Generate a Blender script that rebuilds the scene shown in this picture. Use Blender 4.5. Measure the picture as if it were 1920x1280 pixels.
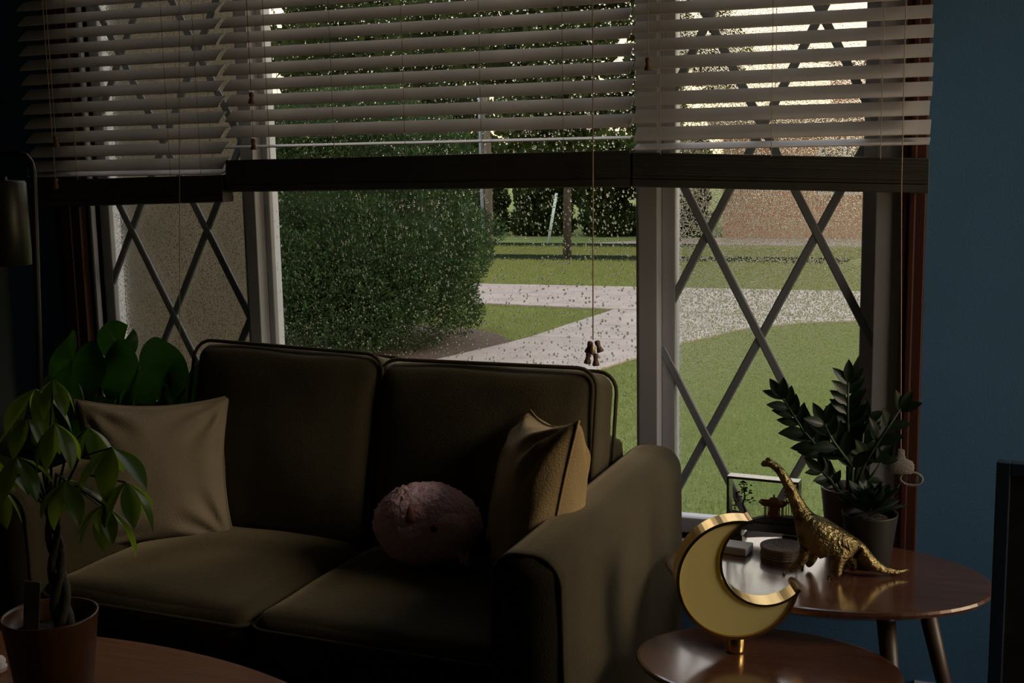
import bpy, bmesh, math, random
import numpy as np
from mathutils import Vector, Matrix, Euler, noise

for o in list(bpy.data.objects):
    bpy.data.objects.remove(o, do_unlink=True)
S = bpy.context.scene
COL = S.collection
PI = math.pi
rnd = random.Random(7)
NP = np.random.default_rng(11)

# ------------------------------------------------------------------ camera, sky, sun, exposure
cd = bpy.data.cameras.new('camera')
cam = bpy.data.objects.new('camera', cd)
COL.objects.link(cam)
S.camera = cam
cd.sensor_width = 36.0
cd.lens = 2300 / 1920 * 36.0
cd.clip_start = 0.05
cd.clip_end = 300
yaw, pitch, roll = math.radians(21), math.radians(8.6), math.radians(1.1)
fwd = Vector((-math.sin(yaw) * math.cos(pitch), math.cos(yaw) * math.cos(pitch), -math.sin(pitch)))
rt0 = Vector((math.cos(yaw), math.sin(yaw), 0))
up0 = rt0.cross(fwd)
rt = rt0 * math.cos(roll) - up0 * math.sin(roll)
up = rt0 * math.sin(roll) + up0 * math.cos(roll)
M = Matrix((rt, up, -fwd)).transposed().to_4x4()
M.translation = Vector((0, -2.95, 1.38))
cam.matrix_world = M

SKY_HORIZON = (1.0, 0.74, 0.42)
SKY_ZENITH = (0.56, 0.66, 0.84)
SKY_STRENGTH = 2.1
SUN_DIR = Vector((1.0, -0.075, 0.52)).normalized()     # towards the sun
SUN_STRENGTH = 1.7
EXPOSURE = 0.0

w = bpy.data.worlds.new('sky')
S.world = w
w.use_nodes = True
nt = w.node_tree
nt.nodes.clear()
wo = nt.nodes.new('ShaderNodeOutputWorld')
bg = nt.nodes.new('ShaderNodeBackground')
tc = nt.nodes.new('ShaderNodeTexCoord')
sep = nt.nodes.new('ShaderNodeSeparateXYZ')
nt.links.new(tc.outputs['Generated'], sep.inputs[0])
rampn = nt.nodes.new('ShaderNodeValToRGB')
e = rampn.color_ramp.elements
e[0].position = 0.0
e[0].color = (*SKY_HORIZON, 1)
e[1].position = 0.75
e[1].color = (*SKY_ZENITH, 1)
m1 = rampn.color_ramp.elements.new(0.18)
m1.color = (0.96, 0.80, 0.60, 1)
nt.links.new(sep.outputs['Z'], rampn.inputs[0])
nt.links.new(rampn.outputs[0], bg.inputs[0])
bg.inputs[1].default_value = SKY_STRENGTH
nt.links.new(bg.outputs[0], wo.inputs[0])

sl = bpy.data.lights.new('low_sun', 'SUN')
sl.energy = SUN_STRENGTH
sl.color = (1.0, 0.80, 0.58)
sl.angle = math.radians(20)
so = bpy.data.objects.new('low_sun', sl)
COL.objects.link(so)
so.rotation_euler = SUN_DIR.to_track_quat('Z', 'Y').to_euler()

S.view_settings.view_transform = 'Standard'
S.view_settings.look = 'None'
S.view_settings.gamma = 1
S.view_settings.use_curve_mapping = False
S.view_settings.exposure = EXPOSURE
try:
    S.cycles.max_bounces = 12
    S.cycles.transparent_max_bounces = 24
    S.cycles.transmission_bounces = 8
    S.cycles.diffuse_bounces = 5
    S.cycles.sample_clamp_indirect = 4
    S.cycles.use_denoising = True
except Exception:
    pass


# ------------------------------------------------------------------ materials
def mat(name, col, rough=0.6, metal=0.0, col2=None, scale=20, bump=0.0, bscale=None, spec=0.5, stretch=None,
        sheen=0.0, detail=6, contrast=(0.35, 0.65), coat=0.0):
    m = bpy.data.materials.new(name)
    m.use_nodes = True
    t = m.node_tree
    b = t.nodes['Principled BSDF']
    b.inputs['Base Color'].default_value = (*col, 1)
    b.inputs['Roughness'].default_value = rough
    b.inputs['Metallic'].default_value = metal
    b.inputs['Specular IOR Level'].default_value = spec
    b.inputs['Sheen Weight'].default_value = sheen
    b.inputs['Coat Weight'].default_value = coat
    if sheen:
        b.inputs['Sheen Roughness'].default_value = 0.35
        b.inputs['Sheen Tint'].default_value = (0.9, 0.75, 0.5, 1)
    vec = None
    if col2 or bump:
        g = t.nodes.new('ShaderNodeNewGeometry')
        tcn = t.nodes.new('ShaderNodeTexCoord')
        mp = t.nodes.new('ShaderNodeMapping')
        t.links.new(tcn.outputs['Object'], mp.inputs[0])
        if stretch:
            mp.inputs['Scale'].default_value = stretch
        vec = mp.outputs[0]
    if col2:
        n = t.nodes.new('ShaderNodeTexNoise')
        n.inputs['Scale'].default_value = scale
        n.inputs['Detail'].default_value = detail
        t.links.new(vec, n.inputs['Vector'])
        r = t.nodes.new('ShaderNodeValToRGB')
        r.color_ramp.elements[0].position = contrast[0]
        r.color_ramp.elements[1].position = contrast[1]
        r.color_ramp.elements[0].color = (*col, 1)
        r.color_ramp.elements[1].color = (*col2, 1)
        t.links.new(n.outputs['Fac'], r.inputs[0])
        t.links.new(r.outputs[0], b.inputs['Base Color'])
    if bump:
        n2 = t.nodes.new('ShaderNodeTexNoise')
        n2.inputs['Scale'].default_value = bscale or scale
        n2.inputs['Detail'].default_value = 4
        t.links.new(vec, n2.inputs['Vector'])
        bp = t.nodes.new('ShaderNodeBump')
        bp.inputs['Strength'].default_value = bump
        bp.inputs['Distance'].default_value = 0.01
        t.links.new(n2.outputs['Fac'], bp.inputs['Height'])
        t.links.new(bp.outputs[0], b.inputs['Normal'])
    return m


def leaf_mat(name, col, trans, rough=0.45, share=0.45, spec=0.4):
    m = bpy.data.materials.new(name)
    m.use_nodes = True
    t = m.node_tree
    b = t.nodes['Principled BSDF']
    b.inputs['Roughness'].default_value = rough
    b.inputs['Specular IOR Level'].default_value = spec
    o = t.nodes['Material Output']
    n = t.nodes.new('ShaderNodeTexNoise')
    n.inputs['Scale'].default_value = 6
    tcn = t.nodes.new('ShaderNodeTexCoord')
    t.links.new(tcn.outputs['Object'], n.inputs['Vector'])
    mx = t.nodes.new('ShaderNodeMix')
    mx.data_type = 'RGBA'
    mx.inputs[6].default_value = (*[c * 0.7 for c in col], 1)
    mx.inputs[7].default_value = (*[c * 1.3 for c in col], 1)
    t.links.new(n.outputs['Fac'], mx.inputs[0])
    t.links.new(mx.outputs[2], b.inputs['Base Color'])
    tr = t.nodes.new('ShaderNodeBsdfTranslucent')
    tr.inputs[0].default_value = (*trans, 1)
    ms = t.nodes.new('ShaderNodeMixShader')
    ms.inputs[0].default_value = share
    t.links.new(b.outputs[0], ms.inputs[1])
    t.links.new(tr.outputs[0], ms.inputs[2])
    t.links.new(ms.outputs[0], o.inputs[0])
    return m


def brick_mat(name, c1, c2, mortar, scale):
    m = mat(name, c1, 0.85)
    t = m.node_tree
    b = t.nodes['Principled BSDF']
    tcn = t.nodes.new('ShaderNodeTexCoord')
    mp = t.nodes.new('ShaderNodeMapping')
    mp.inputs['Rotation'].default_value = (PI / 2, 0, 0)
    t.links.new(tcn.outputs['Object'], mp.inputs[0])
    br = t.nodes.new('ShaderNodeTexBrick')
    br.inputs['Color1'].default_value = (*c1, 1)
    br.inputs['Color2'].default_value = (*c2, 1)
    br.inputs['Mortar'].default_value = (*mortar, 1)
    br.inputs['Scale'].default_value = scale
    br.inputs['Mortar Size'].default_value = 0.015
    t.links.new(mp.outputs[0], br.inputs['Vector'])
    t.links.new(br.outputs[0], b.inputs['Base Color'])
    return m


def glass_pane_mat():
    m = bpy.data.materials.new('window_glass')
    m.use_nodes = True
    t = m.node_tree
    t.nodes.clear()
    o = t.nodes.new('ShaderNodeOutputMaterial')
    tr = t.nodes.new('ShaderNodeBsdfTransparent')
    tr.inputs[0].default_value = (0.97, 0.98, 0.97, 1)
    gl = t.nodes.new('ShaderNodeBsdfGlossy')
    gl.inputs['Roughness'].default_value = 0.0
    fr = t.nodes.new('ShaderNodeFresnel')
    fr.inputs[0].default_value = 1.3
    ms = t.nodes.new('ShaderNodeMixShader')
    t.links.new(fr.outputs[0], ms.inputs[0])
    t.links.new(tr.outputs[0], ms.inputs[1])
    t.links.new(gl.outputs[0], ms.inputs[2])
    t.links.new(ms.outputs[0], o.inputs[0])
    return m


def water_mat():
    m = bpy.data.materials.new('rain_water')
    m.use_nodes = True
    t = m.node_tree
    t.nodes.clear()
    o = t.nodes.new('ShaderNodeOutputMaterial')
    g = t.nodes.new('ShaderNodeBsdfGlass')
    g.inputs['IOR'].default_value = 1.33
    g.inputs['Roughness'].default_value = 0.0
    t.links.new(g.outputs[0], o.inputs[0])
    return m


def acrylic_mat():
    m = bpy.data.materials.new('cream_acrylic')
    m.use_nodes = True
    t = m.node_tree
    b = t.nodes['Principled BSDF']
    b.inputs['Base Color'].default_value = (0.85, 0.78, 0.42, 1)
    b.inputs['Roughness'].default_value = 0.35
    tr = t.nodes.new('ShaderNodeBsdfTranslucent')
    tr.inputs[0].default_value = (0.95, 0.88, 0.45, 1)
    ms = t.nodes.new('ShaderNodeMixShader')
    ms.inputs[0].default_value = 0.6
    o = t.nodes['Material Output']
    t.links.new(b.outputs[0], ms.inputs[1])
    t.links.new(tr.outputs[0], ms.inputs[2])
    t.links.new(ms.outputs[0], o.inputs[0])
    return m


MT = {}
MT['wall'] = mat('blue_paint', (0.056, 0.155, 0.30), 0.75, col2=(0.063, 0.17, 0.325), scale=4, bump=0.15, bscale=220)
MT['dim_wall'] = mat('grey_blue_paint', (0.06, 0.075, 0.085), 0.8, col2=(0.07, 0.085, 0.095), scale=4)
MT['ceiling'] = mat('ceiling_paint', (0.34, 0.33, 0.32), 0.9, col2=(0.38, 0.37, 0.36), scale=5)
MT['floor'] = mat('dark_wood_floor', (0.05, 0.03, 0.018), 0.4, col2=(0.09, 0.05, 0.03), scale=5, stretch=(1, 12, 1))
MT['white'] = mat('white_vinyl', (0.46, 0.46, 0.52), 0.4, col2=(0.50, 0.50, 0.56), scale=8)
MT['grille'] = mat('grey_white_grille', (0.26, 0.28, 0.33), 0.45, col2=(0.30, 0.32, 0.37), scale=8)
MT['redwood'] = mat('red_brown_wood', (0.042, 0.009, 0.006), 0.5, col2=(0.064, 0.015, 0.009), scale=9, stretch=(14, 14, 0.6))
MT['slat'] = leaf_mat('white_blind_vinyl', (0.74, 0.70, 0.71), (0.7, 0.64, 0.60), 0.45, 0.10)
MT['stack'] = mat('shaded_blind_vinyl', (0.05, 0.045, 0.04), 0.6, col2=(0.065, 0.06, 0.053), scale=12)  # white blind vinyl with the room-side shade put into its colour
MT['cord'] = mat('beige_cord', (0.35, 0.26, 0.20), 0.8, col2=(0.40, 0.30, 0.23), scale=300)
MT['tassel'] = mat('brown_wood_tassel', (0.12, 0.06, 0.04), 0.5, col2=(0.17, 0.085, 0.05), scale=60)
MT['brass_bead'] = mat('pale_brass_bead', (0.75, 0.55, 0.25), 0.35, 0.6, col2=(0.7, 0.5, 0.22), scale=60)
MT['glass'] = glass_pane_mat()
MT['water'] = water_mat()
MT['sofa'] = mat('olive_velvet', (0.044, 0.035, 0.019), 0.85, col2=(0.066, 0.053, 0.030), scale=5, bump=0.25, bscale=260,
                 sheen=0.5, spec=0.15)
MT['piping'] = mat('olive_piping', (0.05, 0.040, 0.023), 0.85, col2=(0.06, 0.05, 0.028), scale=40, sheen=0.1, spec=0.1)
MT['pillow'] = mat('tan_olive_velvet', (0.30, 0.21, 0.10), 0.85, col2=(0.35, 0.25, 0.125), scale=7, bump=0.25, bscale=240,
                   sheen=0.25, spec=0.15)
MT['pillow2'] = mat('grey_olive_velvet', (0.20, 0.165, 0.115), 0.85, col2=(0.24, 0.197, 0.14), scale=7, bump=0.25, bscale=240,
                    sheen=0.2, spec=0.15)
MT['pink'] = mat('pink_fleece', (0.88, 0.56, 0.68), 0.95, col2=(0.94, 0.66, 0.78), scale=30, bump=0.9, bscale=70, sheen=0.3, spec=0.1)
MT['pinkface'] = mat('pale_pink_plush', (0.84, 0.56, 0.62), 0.95, col2=(0.90, 0.64, 0.70), scale=60, bump=0.5, bscale=200, spec=0.1)
MT['tan'] = mat('dusky_pink_felt', (0.40, 0.17, 0.15), 0.9, col2=(0.46, 0.2, 0.17), scale=40)
MT['black'] = mat('black_gloss', (0.008, 0.008, 0.008), 0.15, col2=(0.012, 0.012, 0.012), scale=10)
MT['lacquer'] = mat('black_lacquer', (0.012, 0.009, 0.008), 0.3, col2=(0.018, 0.012, 0.01), scale=10, coat=0.8)
MT['walnut'] = mat('dark_walnut', (0.085, 0.034, 0.020), 0.24, col2=(0.15, 0.062, 0.035), scale=7, stretch=(1.2, 16, 10), coat=1.0, spec=0.5)
_b = MT['walnut'].node_tree.nodes['Principled BSDF']
_b.inputs['Coat Roughness'].default_value = 0.13
_b.inputs['IOR'].default_value = 2.0
_b.inputs['Coat IOR'].default_value = 1.8
_b.inputs['Specular Tint'].default_value = (1.0, 0.74, 0.60, 1)
_b = MT['lacquer'].node_tree.nodes['Principled BSDF']
_b.inputs['IOR'].default_value = 1.9
_b.inputs['Coat Roughness'].default_value = 0.12
MT['teak'] = mat('reddish_table_wood', (0.24, 0.10, 0.05), 0.4, col2=(0.34, 0.15, 0.075), scale=6, stretch=(1.0, 14, 10), coat=0.3)
MT['darkleg'] = mat('dark_leg_wood', (0.035, 0.018, 0.012), 0.45, col2=(0.055, 0.028, 0.018), scale=8, stretch=(12, 12, 1))
MT['brass'] = mat('polished_brass', (0.75, 0.52, 0.20), 0.22, 1.0, col2=(0.68, 0.46, 0.17), scale=12)
MT['acrylic'] = acrylic_mat()
MT['bronze'] = mat('aged_gold', (0.36, 0.28, 0.13), 0.36, 1.0, col2=(0.10, 0.075, 0.035), scale=45, bump=0.6, bscale=130,
                   contrast=(0.4, 0.7))
MT['cork'] = mat('carved_cork', (0.30, 0.10, 0.035), 0.8, col2=(0.20, 0.06, 0.02), scale=60)
MT['corkdark'] = mat('dark_carved_cork', (0.05, 0.025, 0.015), 0.8, col2=(0.03, 0.015, 0.01), scale=60)
MT['coaster'] = mat('speckled_grey_felt', (0.42, 0.34, 0.32), 0.9, col2=(0.2, 0.16, 0.155), scale=160)
MT['greybox'] = mat('matt_grey_card', (0.66, 0.62, 0.64), 0.55, col2=(0.7, 0.66, 0.68), scale=20)
MT['mauvepot'] = mat('mauve_plastic_pot', (0.09, 0.065, 0.065), 0.5, col2=(0.11, 0.08, 0.08), scale=10)
MT['darkpot'] = mat('charcoal_pot', (0.010, 0.010, 0.009), 0.6, col2=(0.014, 0.014, 0.012), scale=10)
MT['terracotta'] = mat('orange_glazed_pot', (0.09, 0.03, 0.008), 0.4, col2=(0.115, 0.04, 0.010), scale=10)
MT['soil'] = mat('potting_soil', (0.02, 0.013, 0.008), 0.95, col2=(0.045, 0.03, 0.02), scale=90, bump=1, bscale=90)
MT['zz'] = leaf_mat('dark_glossy_leaf', (0.006, 0.015, 0.006), (0.012, 0.04, 0.006), 0.38, 0.12, 0.3)
MT['zzstem'] = mat('dark_green_stem', (0.018, 0.04, 0.014), 0.5, col2=(0.03, 0.055, 0.02), scale=30)
MT['succ'] = leaf_mat('dark_succulent_leaf', (0.008, 0.02, 0.010), (0.01, 0.03, 0.01), 0.45, 0.1)
MT['monstera'] = leaf_mat('green_split_leaf', (0.012, 0.045, 0.008), (0.03, 0.10, 0.006), 0.35, 0.4)
MT['money'] = leaf_mat('bright_green_leaf', (0.05, 0.13, 0.015), (0.30, 0.42, 0.03), 0.3, 0.5)
MT['trunk'] = mat('grey_brown_trunk', (0.055, 0.042, 0.025), 0.8, col2=(0.09, 0.07, 0.045), scale=30, bump=0.5, bscale=60)
MT['tag'] = mat('pale_plant_tag', (0.30, 0.28, 0.22), 0.6, col2=(0.33, 0.31, 0.25), scale=20)
MT['tissue'] = mat('white_tissue', (0.75, 0.70, 0.72), 0.9, col2=(0.8, 0.75, 0.77), scale=20)
MT['lampblack'] = mat('black_lamp_metal', (0.015, 0.014, 0.013), 0.4, 0.3, col2=(0.02, 0.019, 0.018), scale=15)
MT['lampsteel'] = mat('brushed_dark_steel', (0.045, 0.042, 0.036), 0.4, 0.7, col2=(0.06, 0.055, 0.045), scale=30, stretch=(8, 8, 0.5))
MT['navy'] = mat('navy_frame_paint', (0.018, 0.035, 0.06), 0.5, col2=(0.022, 0.042, 0.07), scale=20)
MT['print'] = mat('dark_grey_print', (0.03, 0.028, 0.027), 0.3, col2=(0.06, 0.055, 0.055), scale=14)
MT['crochet'] = mat('white_crochet_yarn', (0.32, 0.29, 0.26), 0.95, col2=(0.26, 0.24, 0.21), scale=300, bump=0.8, bscale=400)
MT['blackyarn'] = mat('dark_yarn', (0.015, 0.015, 0.015), 0.95, col2=(0.03, 0.03, 0.03), scale=200)
# outdoors
MT['lawn'] = mat('wet_lawn', (0.13, 0.17, 0.045), 0.95, col2=(0.19, 0.215, 0.075), scale=3.5, bump=0.8, bscale=40, spec=0.1)
MT['blade'] = leaf_mat('grass_blade', (0.20, 0.225, 0.075), (0.28, 0.30, 0.08), 0.6, 0.35, 0.2)
MT['concrete'] = mat('wet_concrete', (0.29, 0.232, 0.195), 0.7, col2=(0.36, 0.29, 0.248), scale=3, bump=0.2, bscale=60)
MT['dark_strip'] = mat('dark_ground_strip', (0.012, 0.018, 0.010), 1.0, spec=0.0, col2=(0.02, 0.028, 0.015), scale=8)
MT['mulch'] = mat('bark_mulch', (0.05, 0.03, 0.018), 0.95, col2=(0.10, 0.065, 0.045), scale=18, bump=1, bscale=30)
MT['stucco'] = mat('brown_stucco', (0.034, 0.027, 0.015), 0.9, col2=(0.045, 0.036, 0.021), scale=5, bump=0.4, bscale=90)
MT['brick'] = brick_mat('red_brown_brick', (0.27, 0.13, 0.09), (0.33, 0.17, 0.11), (0.36, 0.28, 0.22), 4.5)
MT['shingle'] = mat('grey_brown_shingle', (0.14, 0.10, 0.075), 0.9, col2=(0.19, 0.14, 0.10), scale=14)
MT['juniper'] = leaf_mat('juniper_needles', (0.026, 0.046, 0.017), (0.035, 0.07, 0.018), 0.7, 0.3, 0.15)
MT['juniper2'] = leaf_mat('juniper_new_needles', (0.045, 0.085, 0.026), (0.05, 0.11, 0.022), 0.7, 0.3, 0.15)
MT['tree'] = leaf_mat('tree_leaves', (0.030, 0.050, 0.016), (0.09, 0.12, 0.022), 0.7, 0.4, 0.15)
MT['tree2'] = leaf_mat('olive_tree_leaves', (0.06, 0.075, 0.022), (0.16, 0.16, 0.035), 0.7, 0.45, 0.15)
MT['bark'] = mat('dark_bark', (0.025, 0.020, 0.015), 0.9, col2=(0.045, 0.035, 0.026), scale=20, stretch=(4, 4, 1))
MT['polewood'] = mat('weathered_pole_wood', (0.16, 0.14, 0.13), 0.85, col2=(0.22, 0.19, 0.18), scale=10, stretch=(6, 6, 0.5))
MT['conduit'] = mat('pale_blue_grey_conduit', (0.30, 0.36, 0.50), 0.5, col2=(0.34, 0.40, 0.54), scale=10)
MT['utility'] = mat('pale_grey_metal', (0.24, 0.26, 0.29), 0.5, col2=(0.28, 0.30, 0.33), scale=10)
MT['guy'] = mat('pale_guy_guard', (0.42, 0.55, 0.55), 0.5, col2=(0.46, 0.6, 0.6), scale=10)
MT['wire'] = mat('black_wire', (0.10, 0.06, 0.04), 0.7, col2=(0.12, 0.07, 0.05), scale=10)
MT['darkglass'] = mat('dark_house_window', (0.06, 0.065, 0.07), 0.15, col2=(0.08, 0.085, 0.09), scale=3)


# ------------------------------------------------------------------ mesh helpers
class MB:
    def __init__(self):
        self.v, self.f = [], []

    def add(self, vs, fs):
        n = len(self.v)
        self.v += [tuple(p) for p in vs]
        self.f += [tuple(i + n for i in q) for q in fs]
        return self

    def box(self, x0, x1, y0, y1, z0, z1):
        vs = [(x, y, z) for x in (x0, x1) for y in (y0, y1) for z in (z0, z1)]
        return self.add(vs, [(0, 1, 3, 2), (4, 6, 7, 5), (0, 4, 5, 1), (2, 3, 7, 6), (0, 2, 6, 4), (1, 5, 7, 3)])

    def bar(self, a, b, wd, th, side):
        """box beam from a to b, width wd along `side`, thickness th along the third axis"""
        a, b, side = Vector(a), Vector(b), Vector(side).normalized()
        d = (b - a).normalized()
        n = d.cross(side).normalized()
        side = n.cross(d).normalized()
        vs = []
        for p in (a, b):
            for s, t in ((-1, -1), (1, -1), (1, 1), (-1, 1)):
                vs.append(p + side * (s * wd / 2) + n * (t * th / 2))
        return self.add(vs, [(3, 2, 1, 0), (4, 5, 6, 7), (0, 1, 5, 4), (1, 2, 6, 5), (2, 3, 7, 6), (3, 0, 4, 7)])

    def tube(self, pts, r, n=8, closed=False):
        pts = [Vector(p) for p in pts]
        k = len(pts)
        rs = r if isinstance(r, (list, tuple)) else [r] * k
        vs, fs = [], []
        ref = None
        for i, p in enumerate(pts):
            a = pts[(i - 1) % k] if (closed or i > 0) else p
            c = pts[(i + 1) % k] if (closed or i < k - 1) else p
            t = (c - a).normalized()
            if ref is None:
                ref = Vector((0, 0, 1)) if abs(t.z) < 0.9 else Vector((1, 0, 0))
            u = (ref - t * ref.dot(t)).normalized()
            v = t.cross(u)
            ref = u
            for j in range(n):
                an = 2 * PI * j / n
                vs.append(p + (u * math.cos(an) + v * math.sin(an)) * rs[i])
        for i in range(k if closed else k - 1):
            for j in range(n):
                fs.append((i * n + j, i * n + (j + 1) % n, ((i + 1) % k) * n + (j + 1) % n, ((i + 1) % k) * n + j))
        if not closed:
            fs.append(tuple(range(n - 1, -1, -1)))
            fs.append(tuple((k - 1) * n + j for j in range(n)))
        return self.add(vs, fs)

    def lathe(self, prof, n=32, c=(0, 0, 0), sx=1, sy=1):
        vs, fs = [], []
        k = len(prof)
        for r, z in prof:
            for j in range(n):
                a = 2 * PI * j / n
                vs.append((c[0] + r * sx * math.cos(a), c[1] + r * sy * math.sin(a), c[2] + z))
        for i in range(k - 1):
            for j in range(n):
                fs.append((i * n + j, i * n + (j + 1) % n, (i + 1) * n + (j + 1) % n, (i + 1) * n + j))
        if prof[0][0] > 1e-6:
            fs.append(tuple(range(n - 1, -1, -1)))
        if prof[-1][0] > 1e-6:
            fs.append(tuple((k - 1) * n + j for j in range(n)))
        return self.add(vs, fs)

    def ball(self, c, r, n=16, m=10):
        rx, ry, rz = r if isinstance(r, (tuple, list)) else (r, r, r)
        return self.lathe([(max(1e-5, math.sin(PI * i / m)), -math.cos(PI * i / m)) for i in range(m + 1)], n,
                          (0, 0, 0)) if False else self._ball(c, rx, ry, rz, n, m)

    def _ball(self, c, rx, ry, rz, n, m):
        vs, fs = [], []
        for i in range(1, m):
            for j in range(n):
                a, b = PI * i / m, 2 * PI * j / n
                vs.append((c[0] + rx * math.sin(a) * math.cos(b), c[1] + ry * math.sin(a) * math.sin(b), c[2] - rz * math.cos(a)))
        for i in range(m - 2):
            for j in range(n):
                fs.append((i * n + j, i * n + (j + 1) % n, (i + 1) * n + (j + 1) % n, (i + 1) * n + j))
        b0, t0 = len(vs), len(vs) + 1
        vs += [(c[0], c[1], c[2] - rz), (c[0], c[1], c[2] + rz)]
        for j in range(n):
            fs.append((b0, (j + 1) % n, j))
            fs.append((t0, (m - 2) * n + j, (m - 2) * n + (j + 1) % n))
        return self.add(vs, fs)

    def prism(self, poly, z0, z1):
        n = len(poly)
        vs = [(x, y, z0) for x, y in poly] + [(x, y, z1) for x, y in poly]
        fs = [tuple(range(n - 1, -1, -1)), tuple(range(n, 2 * n))]
        fs += [(i, (i + 1) % n, n + (i + 1) % n, n + i) for i in range(n)]
        return self.add(vs, fs)

    def mesh(self, name, smooth=False):
        me = bpy.data.meshes.new(name)
        me.from_pydata(self.v, [], self.f)
        me.update()
        if smooth:
            me.polygons.foreach_set('use_smooth', [True] * len(me.polygons))
        return me

    def build(self, name, m, parent=None, smooth=False, bevel=0, seg=2, loc=None):
        return link(name, self.mesh(name, smooth), m, parent, bevel, seg, loc)


def link(name, me, m=None, parent=None, bevel=0, seg=2, loc=None):
    o = bpy.data.objects.new(name, me)
    COL.objects.link(o)
    if m is not None and not me.materials:
        me.materials.append(MT[m])
    if parent is not None:
        o.parent = parent
    if loc is not None:
        o.location = loc
    if bevel:
        b = o.modifiers.new('bevel', 'BEVEL')
        b.width = bevel
        b.segments = seg
        b.limit_method = 'ANGLE'
        b.angle_limit = math.radians(40)
    return o


def tag(o, label=None, cat=None, group=None, kind=None):
    if label:
        o['label'] = label
    if cat:
        o['category'] = cat
    if group:
        o['group'] = group
    if kind:
        o['kind'] = kind
    return o


def thing(name, label, cat, loc=(0, 0, 0), rz=0, group=None, kind=None):
    o = bpy.data.objects.new(name, None)
    o.empty_display_size = 0.05
    COL.objects.link(o)
    o.location = loc
    o.rotation_euler = (0, 0, rz)
    return tag(o, label, cat, group, kind)


def structure(name, mb, m, label=None, bevel=0):
    o = mb.build(name, m, None, False, bevel)
    o['kind'] = 'structure'
    if label:
        o['label'] = label
    return o


def np_mesh(name, verts, faces_flat, per, smooth=False):
    """fast mesh from numpy arrays; every face has `per` corners"""
    me = bpy.data.meshes.new(name)
    nv, nf = len(verts), len(faces_flat) // per
    me.vertices.add(nv)
    me.vertices.foreach_set('co', np.ascontiguousarray(verts, dtype=np.float32).ravel())
    me.loops.add(len(faces_flat))
    me.loops.foreach_set('vertex_index', np.ascontiguousarray(faces_flat, dtype=np.int32))
    me.polygons.add(nf)
    me.polygons.foreach_set('loop_start', np.arange(0, nf * per, per, dtype=np.int32))
    if smooth:
        me.polygons.foreach_set('use_smooth', np.ones(nf, dtype=bool))
    me.update(calc_edges=True)
    return me


def soft_box(sx, sy, sz, r, puff=(0, 0, 0), n=14, wob=0.0, seed=0):
    """rounded, puffed cushion of full size sx, sy, sz centred at the origin"""
    bm = bmesh.new()
    bmesh.ops.create_cube(bm, size=2)
    bmesh.ops.subdivide_edges(bm, edges=bm.edges[:], cuts=n, use_grid_fill=True)
    h = Vector((sx / 2, sy / 2, sz / 2))
    for v in bm.verts:
        u = Vector([math.sin(c * PI / 2) for c in v.co])
        p = Vector((u.x * h.x, u.y * h.y, u.z * h.z))
        q = Vector([max(-(h[i] - r), min(h[i] - r, p[i])) for i in range(3)])
        d = p - q
        if d.length > 1e-9:
            # unit direction in the corner zone
            k = max(abs(d.x), abs(d.y), abs(d.z))
            d = d.normalized() * r if k > 1e-9 else d
            p = q + d
        bx = (1 - u.y ** 2) * (1 - u.z ** 2)
        by = (1 - u.x ** 2) * (1 - u.z ** 2)
        bz = (1 - u.x ** 2) * (1 - u.y ** 2)
        p += Vector((puff[0] * bx * (1 if u.x > 0 else -1) * abs(u.x), puff[1] * by * (1 if u.y > 0 else -1) * abs(u.y),
                     puff[2] * bz * (1 if u.z > 0 else -1) * abs(u.z)))
        if wob:
            nn = noise.noise_vector(p * 7 + Vector((seed, seed * 2, 0)))
            p += nn * wob
        v.co = p
    bmesh.ops.recalc_face_normals(bm, faces=bm.faces[:])
    me = bpy.data.meshes.new('cushion')
    bm.to_mesh(me)
    bm.free()
    me.polygons.foreach_set('use_smooth', [True] * len(me.polygons))
    return me


def rrect(sx, sy, r, n=5):
    pts = []
    for cx, cy, a0 in ((1, 1, 0), (-1, 1, 90), (-1, -1, 180), (1, -1, 270)):
        for i in range(n + 1):
            a = math.radians(a0 + 90 * i / n)
            pts.append((cx * (sx / 2 - r) + r * math.cos(a), cy * (sy / 2 - r) + r * math.sin(a)))
    return pts


def orient(base, d, nrm):
    """matrix whose +Y runs along d and +Z faces nrm"""
    y = Vector(d).normalized()
    z = Vector(nrm)
    z = (z - y * z.dot(y))
    if z.length < 1e-6:
        z = y.orthogonal()
    z.normalize()
    x = y.cross(z)
    m = Matrix((x, y, z)).transposed().to_4x4()
    m.translation = Vector(base)
    return m


def leaf_mesh(name, L, W, curl=0.15, fold=0.2, n=8, tip=1.0, m=None, peak=0.45):
    mb = MB()
    vs, fs = [], []
    for i in range(n + 1):
        t = i / n
        wd = W / 2 * (math.sin(PI * t ** (math.log(0.5) / math.log(peak))) ** (0.85)) if 0 < t < 1 else 0.0
        wd = max(wd, 0.0006)
        z = -curl * L * t * t
        y = L * t * (1 - 0.12 * curl * t)
        for s in (-1, -0.5, 0, 0.5, 1):
            vs.append((wd * s, y, z + fold * wd * abs(s)))
    for i in range(n):
        for j in range(4):
            a = i * 5 + j
            fs.append((a, a + 1, a + 6, a + 5))
    mb.add(vs, fs)
    me = mb.mesh(name, True)
    if m:
        me.materials.append(MT[m])
    return me


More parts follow.
